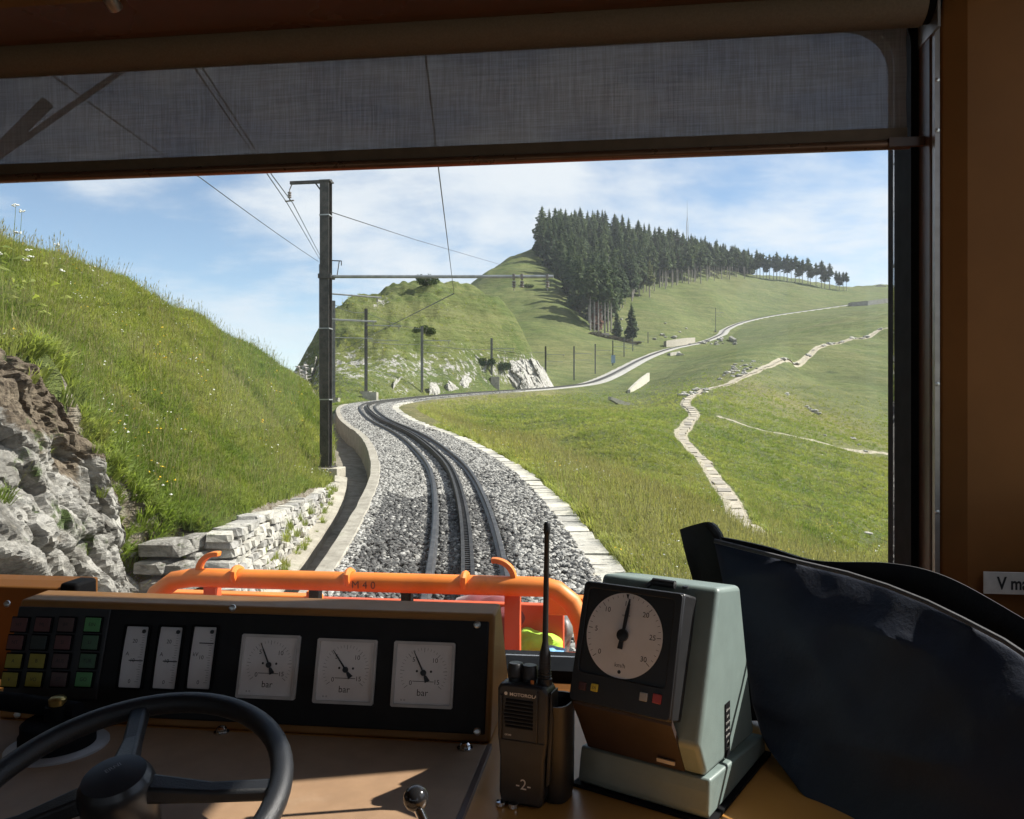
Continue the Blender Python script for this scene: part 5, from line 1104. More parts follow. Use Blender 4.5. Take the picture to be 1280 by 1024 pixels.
plate = facemesh(MB().box((fx1,-.003,fz0), (-.008,.002,fz1)), 'face_plate', paint('black face plate', (0.012,0.012,0.013), .55, .1, 40, spec=.25), pn, bevel=.002)
M_dialw = paint('dial white', (0.70,0.69,0.695), .5, .04, 30); M_print = paint('dial print', (0.02,0.02,0.022), .6); M_frame = paint('gauge frame', (0.46,0.45,0.445), .4); M_needle = paint('needle', (0.012,0.012,0.014), .4)
def XZ(x, z, y): return Matrix.Translation((x, y, z)) @ Matrix.Rotation(R(90), 4, 'X')   # text plane facing the driver
for u, v in ((11,755),(281,889),(292,760),(597,781),(597,914),(24,893)):
    x, z = facepix(u, v); mb = MB(); mb.lathe([(.0052,0),(.0048,.002),(.003,.0028),(0,.003)], 14, Matrix.Rotation(R(90),4,'X')); mb.box((-.0042,-.0033,-.0006), (.0042,-.0024,.0006), 0); o = facemesh(mb, 'screw', M_screw, pn); o.matrix_local = FM @ Matrix.Translation((x,-.003,z))
def arc_scale(mb, cx, cz, r0, r1, a0, a1, n, wide, y, mi=1):
    for k in range(n+1):
        a = R(a0 + (a1-a0)*k/n); big = k % 5 == 0; ri = r0 if big else r0 + (r1-r0)*.4; w = wide*(1.5 if big else 1); s, c = math.sin(a), math.cos(a)
        mb.add([(cx+s*ri-c*w, y, cz+c*ri+s*w), (cx+s*r1-c*w, y, cz+c*r1+s*w), (cx+s*r1+c*w, y, cz+c*r1-s*w), (cx+s*ri+c*w, y, cz+c*ri-s*w)], [(0,1,2,3)], mi)
def needle(name, ang, L, tail, w, hub, par, M, flag=True):
    mb = MB(); a = R(ang); s, c = math.sin(a), math.cos(a); d = Vector((s,0,c)); q = Vector((c,0,-s)); O = Vector((0,0,0))
    def strip(p0, p1, w0, w1): mb.add([p0-q*w0, p0+q*w0, p1+q*w1, p1-q*w1, p0-q*w0+Vector((0,.0012,0)), p0+q*w0+Vector((0,.0012,0)), p1+q*w1+Vector((0,.0012,0)), p1-q*w1+Vector((0,.0012,0))], [(0,1,2,3),(7,6,5,4),(0,4,5,1),(1,5,6,2),(2,6,7,3),(3,7,4,0)])
    strip(O, d*L*.72, w, w*.75); strip(d*L*.72, d*L, w*.5, w*.25); strip(O, -d*tail*.35, w, w); strip(-d*tail*.35, -d*tail, w*1.6, w*3.4); mb.lathe([(hub,0),(hub*.9,.0018),(0,.002)], 14, Matrix.Rotation(R(90),4,'X'))
    o = mb.obj(name, M_needle, par); o.matrix_local = M; return o
def gauge(u, v, ang, label, s=.0435):
    x, z = facepix(u, v); g = bpy.data.objects.new('pressure_gauge', None)
    mb = MB(); ring(mb, rrect(-s+.004, s-.004, -s+.004, s-.004, .001, 1), rrect(-s, s, -s, s, .002, 1), -.0045, .001); o = mb.obj('pressure_gauge', M_frame, pn); o.matrix_local = FM @ Matrix.Translation((x,-.003,z)); o['label'] = label
    mb = MB(); mb.box((-s+.004,-.0008,-s+.004), (s-.004,.001,s-.004)); y = -.00095
    c0 = (.0, .002); arc_scale(mb, *c0, .0275, .0335, -128, 128, 30, .00017, y)
    for t, a in (('0',-128),('5',-41),('10',43),('15',122)): text_mesh(mb, t, .0088, XZ(c0[0]+.0225*math.sin(R(a)), c0[1]+.0225*math.cos(R(a)), y), 1)
    text_mesh(mb, 'bar', .0125, XZ(0, -.0245, y), 1); text_mesh(mb, 'B. 10', .0032, XZ(-.027,-.0345,y), 1)
    for dx in (-.0095,.0105): mb.lathe([(.0017,0),(0,.0001)], 10, XZ(dx, c0[1]+.002, y), 1)
    mb.add([(-.015,y,-.0098),(.015,y,-.0098),(.015,y,-.0090),(-.015,y,-.0090)], [(0,1,2,3)], 1)
    mb.obj('dial', [M_dialw, M_print], o); needle('needle', ang, .033, .013, .0011, .0042, o, Matrix.Translation((c0[0],-.0022,c0[1])))
gauge(337.5, 833, -27, None); gauge(433, 839, -38, None); gauge(530, 843, -28, None)
def edge_meter(u, v, unit, pos, nums):
    x, z = facepix(u, v); w, h = .0205, .0455
    mb = MB(); ring(mb, rrect(-w+.003, w-.003, -h+.003, h-.003, .001, 1), rrect(-w, w, -h, h, .002, 1), -.004, .001); o = mb.obj('ammeter', M_black, pn); o.matrix_local = FM @ Matrix.Translation((x,-.003,z))
    mb = MB(); n = 9; vs = []
    for k in range(n+1): zz_ = -h+.003 + (2*h-.006)*k/n; vs += [(-w+.003, -.0006-.0016*math.sin(math.pi*k/n), zz_), (w-.003, -.0006-.0016*math.sin(math.pi*k/n), zz_)]
    mb.add(vs, [(2*k,2*k+1,2*k+3,2*k+2) for k in range(n)], 0); y = -.0027
    for k in range(21): zz_ = -.034 + .068*k/20; L = .006 if k % 5 == 0 else .0035; mb.add([(.013-L,y,zz_-.0002),(.013,y,zz_-.0002),(.013,y,zz_+.0002),(.013-L,y,zz_+.0002)], [(0,1,2,3)], 1)
    for t, zz_ in nums: text_mesh(mb, t, .0078, XZ(-.001, zz_, y), 1)
    text_mesh(mb, unit, .0078, XZ(-.010, .004, y), 1); mb.obj('dial', [M_dialw, M_print], o)
    mb = MB(); mb.box((-.006,-.0036,pos-.0007), (.0155,-.003,pos+.0007)); mb.obj('needle', M_needle, o); mb = MB(); mb.lathe([(.003,0),(.0028,.0012),(0,.0014)], 12, XZ(.011,.036,-.0028)); mb.obj('adjuster', M_needle, o)
edge_meter(169.5, 821, 'A', -.005, (('20',.022),('10',-.005),('0',-.034))); edge_meter(212, 822, 'A', -.005, (('20',.022),('10',-.005),('0',-.034))); edge_meter(254.5, 822, 'kV', .020, (('10',.0),('0',-.034)))
# push button block
bx0, bz0 = facepix(12, 862); bx1, bz1 = facepix(137, 767); ROWS = [(781,(30,59,88,121)),(803,(25,54,84,118)),(826,(23,52,81,115)),(849,(18,48,79,110))]
o = MB().box((bx0-.006,-.006,bz0-.008), (bx1+.004,-.0032,bz1+.006)).obj('button_block', paint('button frame', (0.022,0.022,0.023), .45), pn, bevel=.0015); o.matrix_local = FM; BB = o
LENS = {'r': paint('dull red lens', (0.115,0.045,0.042), .4), 'g': paint('green lens', (0.085,0.27,0.09), .4), 'G': paint('dark green lens', (0.05,0.12,0.06), .4), 'y': paint('yellow lens', (0.30,0.26,0.035), .4), 'k': paint('dark lens', (0.022,0.030,0.026), .4), 'b': paint('brown lens', (0.085,0.048,0.043), .4)}
for (v, us), kinds, words in zip(ROWS, ('rrbg','rkrG','yybG','yybg'), (('HT','ML','BR','EIN'),('NT','','SI','LI'),('A','B','AUS','TUR'),('V','VO','ST','GO'))):
    for u, kd, wd in zip(us, kinds, words):
        x, z = facepix(u, v); hw, hh = .0122, .0098; m_ = LENS[kd]; mb = MB(); mb.box((x-hw-.0022,-.0095,z-hh-.002), (x+hw+.0022,-.0061,z+hh+.002)); o = mb.obj('push_button', M_black, pn, bevel=.001); o.matrix_local = FM; mb = MB(); mb.box((x-hw,-.0112,z-hh), (x+hw,-.0096,z+hh)); 
        mb.obj('lens', m_, o, bevel=.0006)
        if wd: mb = MB(); text_mesh(mb, wd, .0072, XZ(x, z, -.01135), 0); t_ = mb.obj('lettering', M_print, o)

# ------------------------------------------------------------------ hand wheel, brake drum, lever
M_wheel = paint('black grip', (0.012,0.013,0.015), .42, .15, 60, bump=.35, bscale=700)
hp = at(150, 1004, .80); A_ = (hp.x*CS - hp.y*SN, hp.x*SN + hp.y*CS)
wh = cabthing('hand_wheel', 'black control hand wheel with a round hub lying over the desk', 'steering wheel', A_[0], A_[1], hp.z); wh.rotation_euler = (R(17), 0, -YAW); RW = .157
mb = MB(); mb.tube([(RW*math.cos(2*math.pi*k/64), RW*math.sin(2*math.pi*k/64), 0) for k in range(64)], .0118, 14, closed=True); mb.obj('rim', M_wheel, wh, smooth=True)
for ang in (114, 12, 205): 
    c, s = math.cos(R(ang)), math.sin(R(ang)); mb = MB(); d = Vector((c,s,0)); q = Vector((-s,c,0)); vs = []
    for t, w, z0, z1 in ((.030,.016,.008,.024),(.09,.0115,-.002,.010),(.152,.0125,-.006,.006)): vs += [d*t - q*w + Vector((0,0,z0)), d*t + q*w + Vector((0,0,z0)), d*t + q*w*.7 + Vector((0,0,z1)), d*t - q*w*.7 + Vector((0,0,z1))]
    mb.add(vs, [(i*4+k, i*4+(k+1) % 4, i*4+4+(k+1) % 4, i*4+4+k) for i in range(2) for k in range(4)] + [(3,2,1,0),(8,9,10,11)]); mb.obj('spoke', M_wheel, wh, bevel=.003)
mb = MB(); mb.lathe([(.022,-.05),(.034,-.03),(.0365,.018),(.0345,.026),(.033,.0285),(.030,.0335),(.0,.0375)], 40); mb.obj('hub', paint('black hub', (0.018,0.018,0.020), .32, .1, 30), wh, smooth=True)
mb = MB(); text_mesh(mb, 'ERNI', .0075, Matrix.Translation((-.004,.006,.0372)) @ Matrix.Rotation(R(55),4,'Z'), 0); mb.obj('lettering', paint('grey print', (0.22,0.22,0.23), .5), wh)
mb = MB(); mb.lathe([(.028,-.11),(.028,-.048)], 24); mb.obj('column', M_black, wh)
dp = at(72, 934, (-.446)/((512-934)/FOC)); D_ = (dp.x*CS - dp.y*SN, dp.x*SN + dp.y*CS)
dr = cabthing('brake_drum', 'black round brake valve handle on a grey disc left of the hand wheel', 'brake valve', D_[0], D_[1], DZ+.0065)
mb = MB(); mb.lathe([(.062,0),(.062,.003),(.060,.004),(0,.004)], 48); mb.obj('disc', paint('grey disc', (0.42,0.42,0.43), .45, .1, 30, .3), dr, smooth=True)
mb = MB(); mb.lathe([(.046,.0042),(.046,.020),(.0435,.0235),(.0435,.034),(.040,.037),(0,.038)], 40); mb.obj('drum', M_black, dr, smooth=True)
mb = MB(); mb.tube([(-.16,.02,.052),(-.05,.012,.050),(.028,.002,.048)], [.012,.0125,.011], 12); mb.lathe([(.016,.034),(.015,.055),(.0,.058)], 16); mb.obj('handle', M_black, dr, smooth=True)
mb = MB(); mb.lathe([(.011,.056),(.011,.063),(.008,.066),(0,.067)], 14, Matrix.Translation((.0,.0,.0))); mb.obj('brass_nut', paint('brass', (0.42,0.30,0.10), .3, .1, 30, .9), dr, smooth=True)
kp = at(520, 998, .80); K_ = (kp.x*CS - kp.y*SN, kp.x*SN + kp.y*CS); lv = cabthing('lever', 'short lever with a round black knob on a bright rod', 'lever', K_[0], K_[1], kp.z)
mb = MB(); mb.lathe([(0,-.0128),(.005,-.0118),(.0095,-.0086),(.0122,-.004),(.0128,0),(.0122,.004),(.0095,.0086),(.005,.0118),(0,.0128)], 28); mb.obj('knob', paint('black knob', (0.014,0.014,0.015), .12), lv, smooth=True)
mb = MB(); mb.tube([(.004,-.006,-.008),(.062,-.075,-.062)], .0048, 12); mb.obj('rod', M_chrome, lv, smooth=True)
# ------------------------------------------------------------------ two-way radio
M_rad = paint('radio plastic', (0.016,0.016,0.017), .38, .15, 60, bump=.2, bscale=1500); M_pr = paint('pale print', (0.62,0.60,0.56), .5)
rp = at(662, 1003, .925); rad = thing('two_way_radio', 'black two way radio with a long antenna standing beside the instrument panel', 'radio', (rp.x-.004, rp.y, DZ+.001), R(20))
rad.rotation_euler = (R(-3), 0, R(-20))
mb = MB(); mb.prism([(-.0245,0),(-.0275,.012),(-.0275,.052),(-.0305,.075),(-.0315,.128),(-.028,.135),(.024,.135),(.0300,.128),(.0295,.075),(.0265,.052),(.0265,.012),(.0235,0)], -.018, .016, 'y'); mb.obj('body', M_rad, rad, bevel=.0035, segs=3)
mb = MB()
for k in range(8): z = .086 + k*.0042; mb.box((-.0225+.0006*abs(k-3),-.0194,z), (.0125,-.0175,z+.0021))
mb.obj('speaker_grille', M_black, rad)
mb = MB(); mb.box((-.0275,-.0192,.070), (.027,-.0176,.0722)); mb.box((-.027,-.0205,.0722), (-.0245,-.0176,.122)); mb.box((.0165,-.0205,.0722), (.0185,-.0176,.130)); mb.obj('front_rib', M_rad, rad, bevel=.0006)
mb = MB(); text_mesh(mb, 'MOTOROLA', .0052, XZ(.001,.1235,-.0192), 0, bold=.00008, sx=1.15); text_mesh(mb, 'GP340', .0030, XZ(-.017,.0775,-.0192), 0); mb.lathe([(.0021,0),(.0018,.0004),(0,.0004)], 14, XZ(-.0205,.1238,-.0186)); mb.obj('lettering', M_pr, rad)
mb = MB(); text_mesh(mb, '-2-', .0165, XZ(.0025,.0235,-.0184), 0); mb.obj('number', M_pr, rad)
mb = MB(); mb.lathe([(.0085,.135),(.0085,.139),(.0095,.140),(.0092,.1525),(.0078,.1545),(0,.155)], 16, Matrix.Translation((-.0155,0,0))); mb.obj('knob', M_rad, rad, smooth=True)
mb = MB(); mb.lathe([(.0085,.135),(.0085,.138),(.0095,.139),(.0092,.1515),(.0078,.1535),(0,.154)], 16, Matrix.Translation((.0015,.001,0))); mb.obj('knob', M_rad, rad, smooth=True)
mb = MB(); mb.lathe([(.0022,.1352),(.002,.139),(0,.1395)], 10, Matrix.Translation((.0085,-.010,0))); mb.obj('status_light', paint('orange lamp', (0.75,0.22,0.05), .3), rad)
mb = MB(); mb.lathe([(.0088,.133),(.0088,.140),(.0072,.141),(.0066,.168),(.0045,.176),(.0034,.182),(.0030,.305),(.0040,.307),(.0040,.318),(.003,.320),(0,.3205)], 14, Matrix.Translation((.0195,.002,0)))
for k in range(9): mb.lathe([(.0070-.0002*k,.142+.0032*k),(.0080-.0002*k,.1432+.0032*k),(.0070-.0002*k,.1444+.0032*k)], 14, Matrix.Translation((.0195,.002,0)))
mb.obj('antenna', M_rad, rad, smooth=True)
mb = MB(); mb.prism([(.0268,.02),(.031,.026),(.034,.095),(.0325,.128),(.0305,.128)], -.012, .014, 'y'); mb.obj('side_grip', M_rad, rad, bevel=.002)
hl = thing('radio_holder', 'black open sleeve holder standing right behind the two way radio', 'holder', (rp.x+.034, rp.y+.012, DZ+.001), R(-20))
mb = MB(); ns = 20; pr = [(.017*math.copysign(abs(math.cos(t))**.7, math.cos(t)), .027*math.copysign(abs(math.sin(t))**.7, math.sin(t))) for t in [2*math.pi*k/ns for k in range(ns)]]; vs = []
for (sc_, z) in ((.86,0),(.95,.01),(1.0,.10),(1.04,.112),(.94,.112),(.90,.10),(.85,.012)): vs += [(x*sc_, y*sc_, z) for x, y in pr]
mb.add(vs, [(j*ns+k, j*ns+(k+1) % ns, (j+1)*ns+(k+1) % ns, (j+1)*ns+k) for j in range(6) for k in range(ns)] + [tuple(range(ns-1,-1,-1)), tuple(range(6*ns, 7*ns))]); mb.obj('sleeve', M_rad, hl, smooth=True)
mb = MB()
for dx in (-.055,-.040): mb.lathe([(.006,0),(.0055,.004),(0,.0055)], 12, Matrix.Translation((dx,-.045,0)))
mb.obj('fixing_nut', M_chrome, hl, smooth=True)

# ------------------------------------------------------------------ speedometer box
M_teal = paint('turquoise grey paint', (0.165,0.212,0.197), .42, .06, 30, bump=.12, bscale=900, wear=(0.13,0.165,0.155)); M_bez = paint('black bezel', (0.015,0.015,0.016), .4); M_under = paint('dark brown underside', (0.030,0.018,0.014), .55)
FL = Vector((.094,.972,0)); E1 = Vector((.83,-.558,0)).normalized(); sp = thing('speedometer', 'turquoise grey speedometer box with a round white dial on a black front', 'speedometer', (FL.x, FL.y, DZ+.0005), math.atan2(E1.y, E1.x)); WS = .150
mb = MB(); mb.prism([(-.016,.004),(-.018,.010),(-.014,.032),(-.010,.046),(.172,.030),(.190,.027),(.194,.008),(.194,.004)], -.006, WS+.006, 'x'); mb.obj('base', M_teal, sp, bevel=.003)
mb = MB(); mb.box((-.012,-.022,0), (WS+.012,.198,.0038)); mb.obj('foot_gasket', M_black, sp)
mb = MB(); mb.prism([(-.008,.046),(-.030,.086),(.034,.247),(.110,.236),(.166,.036)], 0, WS, 'x'); bd = mb.obj('body', M_teal, sp, bevel=.006, segs=3)
mb = MB(); mb.prism([(-.0095,.0466),(-.0325,.0865),(-.0475,.110),(-.046,.117),(-.0295,.092),(-.0075,.051)], .003, WS-.024, 'x'); mb.obj('lower_front', M_under, sp)
# bezel, tilted back
BT = math.atan2(.040, .130); BMx = Matrix.Translation((0,-.050,.114)) @ Matrix.Rotation(-BT, 4, 'X'); BWd, BHt = .126, .138
def bez(mb, name, mats, par=None, **k):
    o = mb.obj(name, mats, par or sp, **k)
    if par is None: o.matrix_local = BMx
    return o
bzl = bez(MB().box((0,0,0), (BWd,.040,BHt)), 'bezel', M_bez, bevel=.003)
mb = MB(); ring(mb, rrect(.008,BWd-.010,.034,BHt-.008,.004,2), rrect(.001,BWd-.001,.001,BHt-.001,.004,2), -.003, .001); bez(mb, 'bezel_frame', M_bez, bzl, bevel=.001)
DC = (.0590, .0820); DR = .0475
mb = MB(); M = Matrix.Translation((DC[0],-.0006,DC[1])) @ Matrix.Rotation(R(90),4,'X'); mb.lathe([(DR,0),(DR,.0004),(0,.0004)], 64, M, 0); y = -.00115
arc_scale(mb, *DC, .0405, .0455, -129, 129, 30, .00022, y)
for k, t in enumerate(('0','5','10','15','20','25','30')): a = R(-129 + 43*k); text_mesh(mb, t, .0082, XZ(DC[0]+.0355*math.sin(a), DC[1]+.0355*math.cos(a), y), 1)
text_mesh(mb, 'km/h', .0068, XZ(DC[0], DC[1]-.0335, y), 1); text_mesh(mb, 'HASLER', .0030, XZ(DC[0], DC[1]+.022, y), 1); mb.lathe([(.0021,0),(.0018,.0003),(0,.0003)], 12, XZ(DC[0], DC[1]-.0405, y), 1); mb.obj('dial', [M_dialw, M_print], bzl)
mb = MB(); mb.add([(DC[0]-.003,y,DC[1]+DR-.001),(DC[0]+.001,y,DC[1]+DR-.001),(DC[0]-.001,y,DC[1]+DR-.006)], [(0,1,2)]); mb.obj('index_mark', M_print, bzl)
mb = MB(); a = R(5); s, c = math.sin(a), math.cos(a); d = Vector((s,0,c)); q = Vector((c,0,-s)); up = Vector((0,-.0015,0)); bs = Vector((0,0,0))
for w0, w1, t0, t1 in ((.0016,.0022,0,.026),(.0022,.0006,.026,.0415),(.0022,.0030,0,-.0155)): P_ = [d*t0 - q*w0, d*t0 + q*w0, d*t1 + q*w1, d*t1 - q*w1]; mb.add(P_ + [p+up for p in P_], [(0,1,2,3),(7,6,5,4),(0,4,5,1),(1,5,6,2),(2,6,7,3),(3,7,4,0)])
mb.lathe([(.0072,0),(.0068,.0025),(0,.003)], 20, Matrix.Rotation(R(90),4,'X')); o = mb.obj('needle', M_needle, bzl); o.location = (DC[0],-.0035,DC[1])
for x, z, m_, w in ((.017,.0185,paint('dark lamp',(0.06,0.02,0.018),.35),.0045),(.0325,.0195,paint('yellow lamp',(0.55,0.45,0.04),.35),.0042),(.093,.021,paint('grey lamp',(0.33,0.33,0.33),.35),.0045),(.109,.022,paint('red lamp',(0.30,0.035,0.03),.35),.0050)): mb = MB(); mb.box((x-w,-.0055,z-w), (x+w,-.0002,z+w)); bez(mb, 'indicator_lamp', m_, bzl, bevel=.0008)
mb = MB(); text_mesh(mb, 'ZA', .0042, XZ(.0325,.0195,-.0057), 0); bez(mb, 'lettering', M_print, bzl)
mb = MB(); mb.tube([(.070,.030,.2455),(.098,.030,.2450)], .0048, 12); mb.tube([(.070,.030,.2455),(.064,.024,.240)], .003, 8); mb.lathe([(.004,0),(.0035,.003),(0,.0035)], 12, Matrix.Translation((.112,.027,.243))); mb.obj('latch', M_bez, sp, smooth=True)
mb = MB(); mb.box((WS+.0002,.052,.045), (WS+.0012,.068,.108)); lab = mb.obj('rating_plate', M_black, sp)
mb = MB()
for k in range(7): z = .100 - k*.0075; text_mesh(mb, ('220 mA','24 V','TYP RT9','NR 4051','30 KMH','1:10','CH 3')[k], .0038, Matrix.Translation((WS+.0014,.060,z)) @ Matrix.Rotation(R(90),4,'Z') @ Matrix.Rotation(R(90),4,'X'), 0)
mb.obj('lettering', M_pr, lab)
mb = MB(); mb.box((.097,-.021,.0555), (.118,-.0185,.0595)); mb.obj('catch_plate', paint('pale sticker', (0.42,0.38,0.33), .5), sp).rotation_euler = (0,0,0)

# ------------------------------------------------------------------ dark blue bag leaning at the right
def cloth(name, col, sheen=.25):
    t = NT(name); P = t.coord('Object'); n = t.noise(9, 6, .6, P); w = t.noise(900, 2, .5, P); c = t.mix(t.ramp(n, .3, .7), tuple(x*.8 for x in col), tuple(x*1.2 for x in col))
    m = t.pbr(c, .62, 0, t.bump(t.math('ADD', t.math('MULTIPLY', n, 2.5), t.math('MULTIPLY', w, .15)), .35, .006), .35); t.p.inputs['Sheen Weight'].default_value = sheen; return m
M_navy = cloth('navy cloth', (0.007,0.013,0.030), .06); M_blk = cloth('black cloth', (0.005,0.005,0.006), .05)
bag = thing('bag', 'dark navy blue cloth bag with black back flap leaning right of the desk', 'bag', tuple(at(1080, 960, .85)))
def sheet(rows, thick, fine=(70, 50), amp=.006, seed=0, puff=0.0):
    """soft slab whose front follows rows of (u, v, Y) from top to bottom"""
    G = np.array([[tuple(at(*p)) for p in r] for r in rows]); nr, nc = G.shape[:2]; nu, nv = fine
    def cr(P, t):
        n = len(P)-1; x = min(max(t*n, 0), n-1e-6); i = int(x); f = x-i; p = [P[max(i-1,0)], P[i], P[i+1], P[min(i+2,n)]]; return .5*((2*p[1]) + (p[2]-p[0])*f + (2*p[0]-5*p[1]+4*p[2]-p[3])*f*f + (3*p[1]-p[0]-3*p[2]+p[3])*f**3)
    V = np.zeros((nv+1, nu+1, 3)); N_ = np.array((-.45,-.85,.15)); N_ /= np.linalg.norm(N_)
    for j in range(nv+1):
        col = [cr(G[:, c], j/nv) for c in range(nc)]
        for i in range(nu+1):
            p = cr(col, i/nu); q = Vector(p); e = min(1, 6*min(i/nu, 1-i/nu, j/nv, 1-j/nv)); V[j, i] = p + N_*(amp*(mnoise.noise(q*6 + Vector((seed,0,0))) + .45*mnoise.noise(q*19) + 1.5*(.55 - abs(mnoise.noise(Vector((q.x*5+q.z*4, q.y*3, q.z*7-q.x*2)) + Vector((seed,2,0)))))**3*4) + puff*(e**.5))
    back = V - N_*thick; back = V - N_*thick*1.0
    vs = [tuple(p) for p in V.reshape(-1,3)] + [tuple(p) for p in back.reshape(-1,3)]; n = (nu+1)*(nv+1); fs = []
    for j in range(nv):
        for i in range(nu): a = j*(nu+1)+i; b = a+1; c = a+nu+2; d = a+nu+1; fs += [(a,b,c,d), (n+d,n+c,n+b,n+a)]
    bd = [i for i in range(nu+1)] + [j*(nu+1)+nu for j in range(1, nv+1)] + [nv*(nu+1)+i for i in range(nu-1,-1,-1)] + [j*(nu+1) for j in range(nv-1,0,-1)]
    fs += [(bd[k], n+bd[k], n+bd[(k+1) % len(bd)], bd[(k+1) % len(bd)]) for k in range(len(bd))]
    mb = MB(); mb.add(vs, fs); return mb
front = sheet([[(893,676,1.13),(1000,703,1.07),(1110,734,.98),(1205,776,.90),(1300,832,.82),(1400,900,.75)],
               [(908,730,1.12),(1010,760,1.04),(1120,800,.94),(1215,850,.86),(1310,900,.78),(1410,960,.72)],
               [(932,830,1.08),(1025,860,.99),(1130,895,.90),(1225,935,.82),(1315,975,.75),(1415,1020,.70)],
               [(950,915,1.04),(1035,950,.95),(1140,985,.86),(1232,1015,.79),(1320,1050,.73),(1420,1090,.68)],
               [(968,948,1.00),(1050,1035,.89),(1150,1080,.81),(1240,1110,.75),(1325,1140,.70),(1425,1180,.66)]], .05, amp=.013, puff=.006)
under(front.obj('front_panel', M_navy, smooth=True), bag)
backs = sheet([[(868,668,1.17),(905,672,1.16),(960,684,1.14),(1020,701,1.11),(1110,704,1.04),(1180,720,.97),(1270,768,.89),(1400,850,.80)],[(885,720,1.17),(930,750,1.16),(980,780,1.14),(1030,790,1.11),(1120,800,1.04),(1190,820,.97),(1280,860,.89),(1400,930,.80)],[(930,900,1.15),(960,900,1.13),(1000,900,1.11),(1040,900,1.09),(1130,910,1.02),(1200,930,.96),(1290,960,.89),(1400,1000,.80)]], .03, (60,20), .008, 3)
under(backs.obj('back_flap', M_blk, smooth=True), bag)
lug = sheet([[(850,662,1.165),(868,656,1.165),(888,653,1.16),(900,668,1.155)],[(856,690,1.165),(872,686,1.165),(890,684,1.16),(905,690,1.155)],[(868,735,1.165),(882,735,1.165),(895,735,1.16),(915,735,1.155)],[(885,800,1.165),(900,800,1.165),(915,800,1.16),(925,800,1.155)]], .02, (20,24), .004, 8)
under(lug.obj('strap_loop', M_blk, smooth=True), bag)
pp = [Vector(p) for p in (at(893,676,1.115),at(1000,703,1.055),at(1060,717,1.01),at(1110,733,.965),at(1160,753,.925),at(1205,775,.885),at(1255,801,.84),at(1300,831,.805),at(1400,899,.735))]; pm_ = MB(); pm_.tube(pp, .0032, 8); under(pm_.obj('edge_piping', cloth('piping cloth', (0.035,0.035,0.040)), smooth=True), bag)
tip = MB(); tip.tube([at(884,655,1.155),at(890,660,1.15),at(896,668,1.15),at(899,676,1.15)], [.004,.006,.006,.004], 8); under(tip.obj('piping', M_blk, smooth=True), bag)

# ------------------------------------------------------------------ speed sign on the side panel
va, vz = cabpix(1230, 712, 1.262); vm = cabthing('speed_sign', 'small white sign lettered V max on the brown side panel', 'sign', va+.047, 1.262, cabpix(1255, 729, 1.262)[1])
mb = MB(); mb.box((-.048,-.001,-.0165), (.062,.001,.0165)); mb.obj('plate', paint('sign white', (0.62,0.60,0.57), .5), vm, bevel=.0008); mb = MB(); text_mesh(mb, 'V max.', .026, XZ(.000,-.001,-.0013), 0, bold=.0007, sx=.80); mb.obj('lettering', M_print, vm)

# ------------------------------------------------------------------ orange railing at the nose, and what lies behind it
M_or = paint('orange paint', (0.72,0.205,0.030), .45, .10, 9, wear=(0.42,0.12,0.035)); M_or2 = paint('red orange panel', (0.55,0.090,0.030), .5, .08, 5)
NB = 2.5; nl, nz_ = cabpix(432, 727, NB); ra_, _ = cabpix(700, 737, NB); la_, _ = cabpix(225, 725, NB)
rg = cabthing('nose_railing', 'bright orange tubular railing across the nose of the train', 'railing', nl, NB, nz_)
L0, L1 = la_-nl, ra_-nl; TRD = .031
pts = [(L0-.13,0,-.62),(L0-.13,0,-.22),(L0-.12,0,-.13),(L0-.08,0,-.055),(L0-.02,0,-.012),(L0+.05,0,0)] + [(L0 + (L1-L0)*k/8, 0, 0) for k in range(1,8)] + [(L1-.05,0,0),(L1-.01,0,-.010),(L1+.035,0,-.045),(L1+.068,0,-.11),(L1+.08,0,-.19),(L1+.08,0,-.62)]
mb = MB(); mb.tube(pts, TRD, 20); mb.obj('tube', M_or, rg, smooth=True)
for u in (297, 437, 581): x = cabpix(u, 726, NB)[0] - nl; mb = MB(); n = 10; mb.tube([(x + .004*k/10, -(TRD+.006)*math.cos(R(-100+28*k)), (TRD+.006)*math.sin(R(-40+22*k)) - .0) for k in range(9)], .011, 8); mb.obj('clip', M_or, rg, smooth=True)
for u, d in ((262, -1), (628, 1)):
    x = cabpix(u, 715, NB)[0] - nl; mb = MB(); P_ = [(x + d*(.03 - .075*math.sin(R(a)) ), .068*math.cos(R(90-a)) if 0 else .066*math.sin(R(a*.95))) for a in range(0,96,12)]; P_ = [(x + d*(.045 - .070*(1-math.cos(R(a)))), .064*math.sin(R(a))) for a in range(0,100,11)] + [(x + d*(.045 - .070*(1-math.cos(R(a))) - .018*math.cos(R(a))), .064*math.sin(R(a)) - .016*math.sin(R(a))) for a in range(99,-1,-11)]
    mb.prism([(p[0], p[1]+.024) for p in P_], -.014, .014, 'y'); mb.obj('lamp_hook', M_or, rg, bevel=.003)
mb = MB(); text_mesh(mb, 'M 4 0', .034, XZ(cabpix(458,731,NB)[0]-nl, -.004, -TRD-.0012), 0); mb.obj('lettering', paint('stencil print', (0.10,0.05,0.035), .6), rg)
for u in (390, 506): x = cabpix(u, 745, NB)[0] - nl; mb = MB(); mb.box((x-.016,.012,-.65), (x+.016,.05,-TRD*.6)); mb.obj('post', M_black, rg)
x = cabpix(640, 760, NB)[0] - nl; mb = MB(); mb.box((x-.024,.0,-.65), (x+.024,.045,-TRD*.6)); mb.obj('post', M_or2, rg); x = cabpix(265, 745, NB)[0] - nl; mb = MB(); mb.box((x-.03,.0,-.65), (x+.01,.045,-TRD*.6)); mb.obj('post', M_or2, rg)
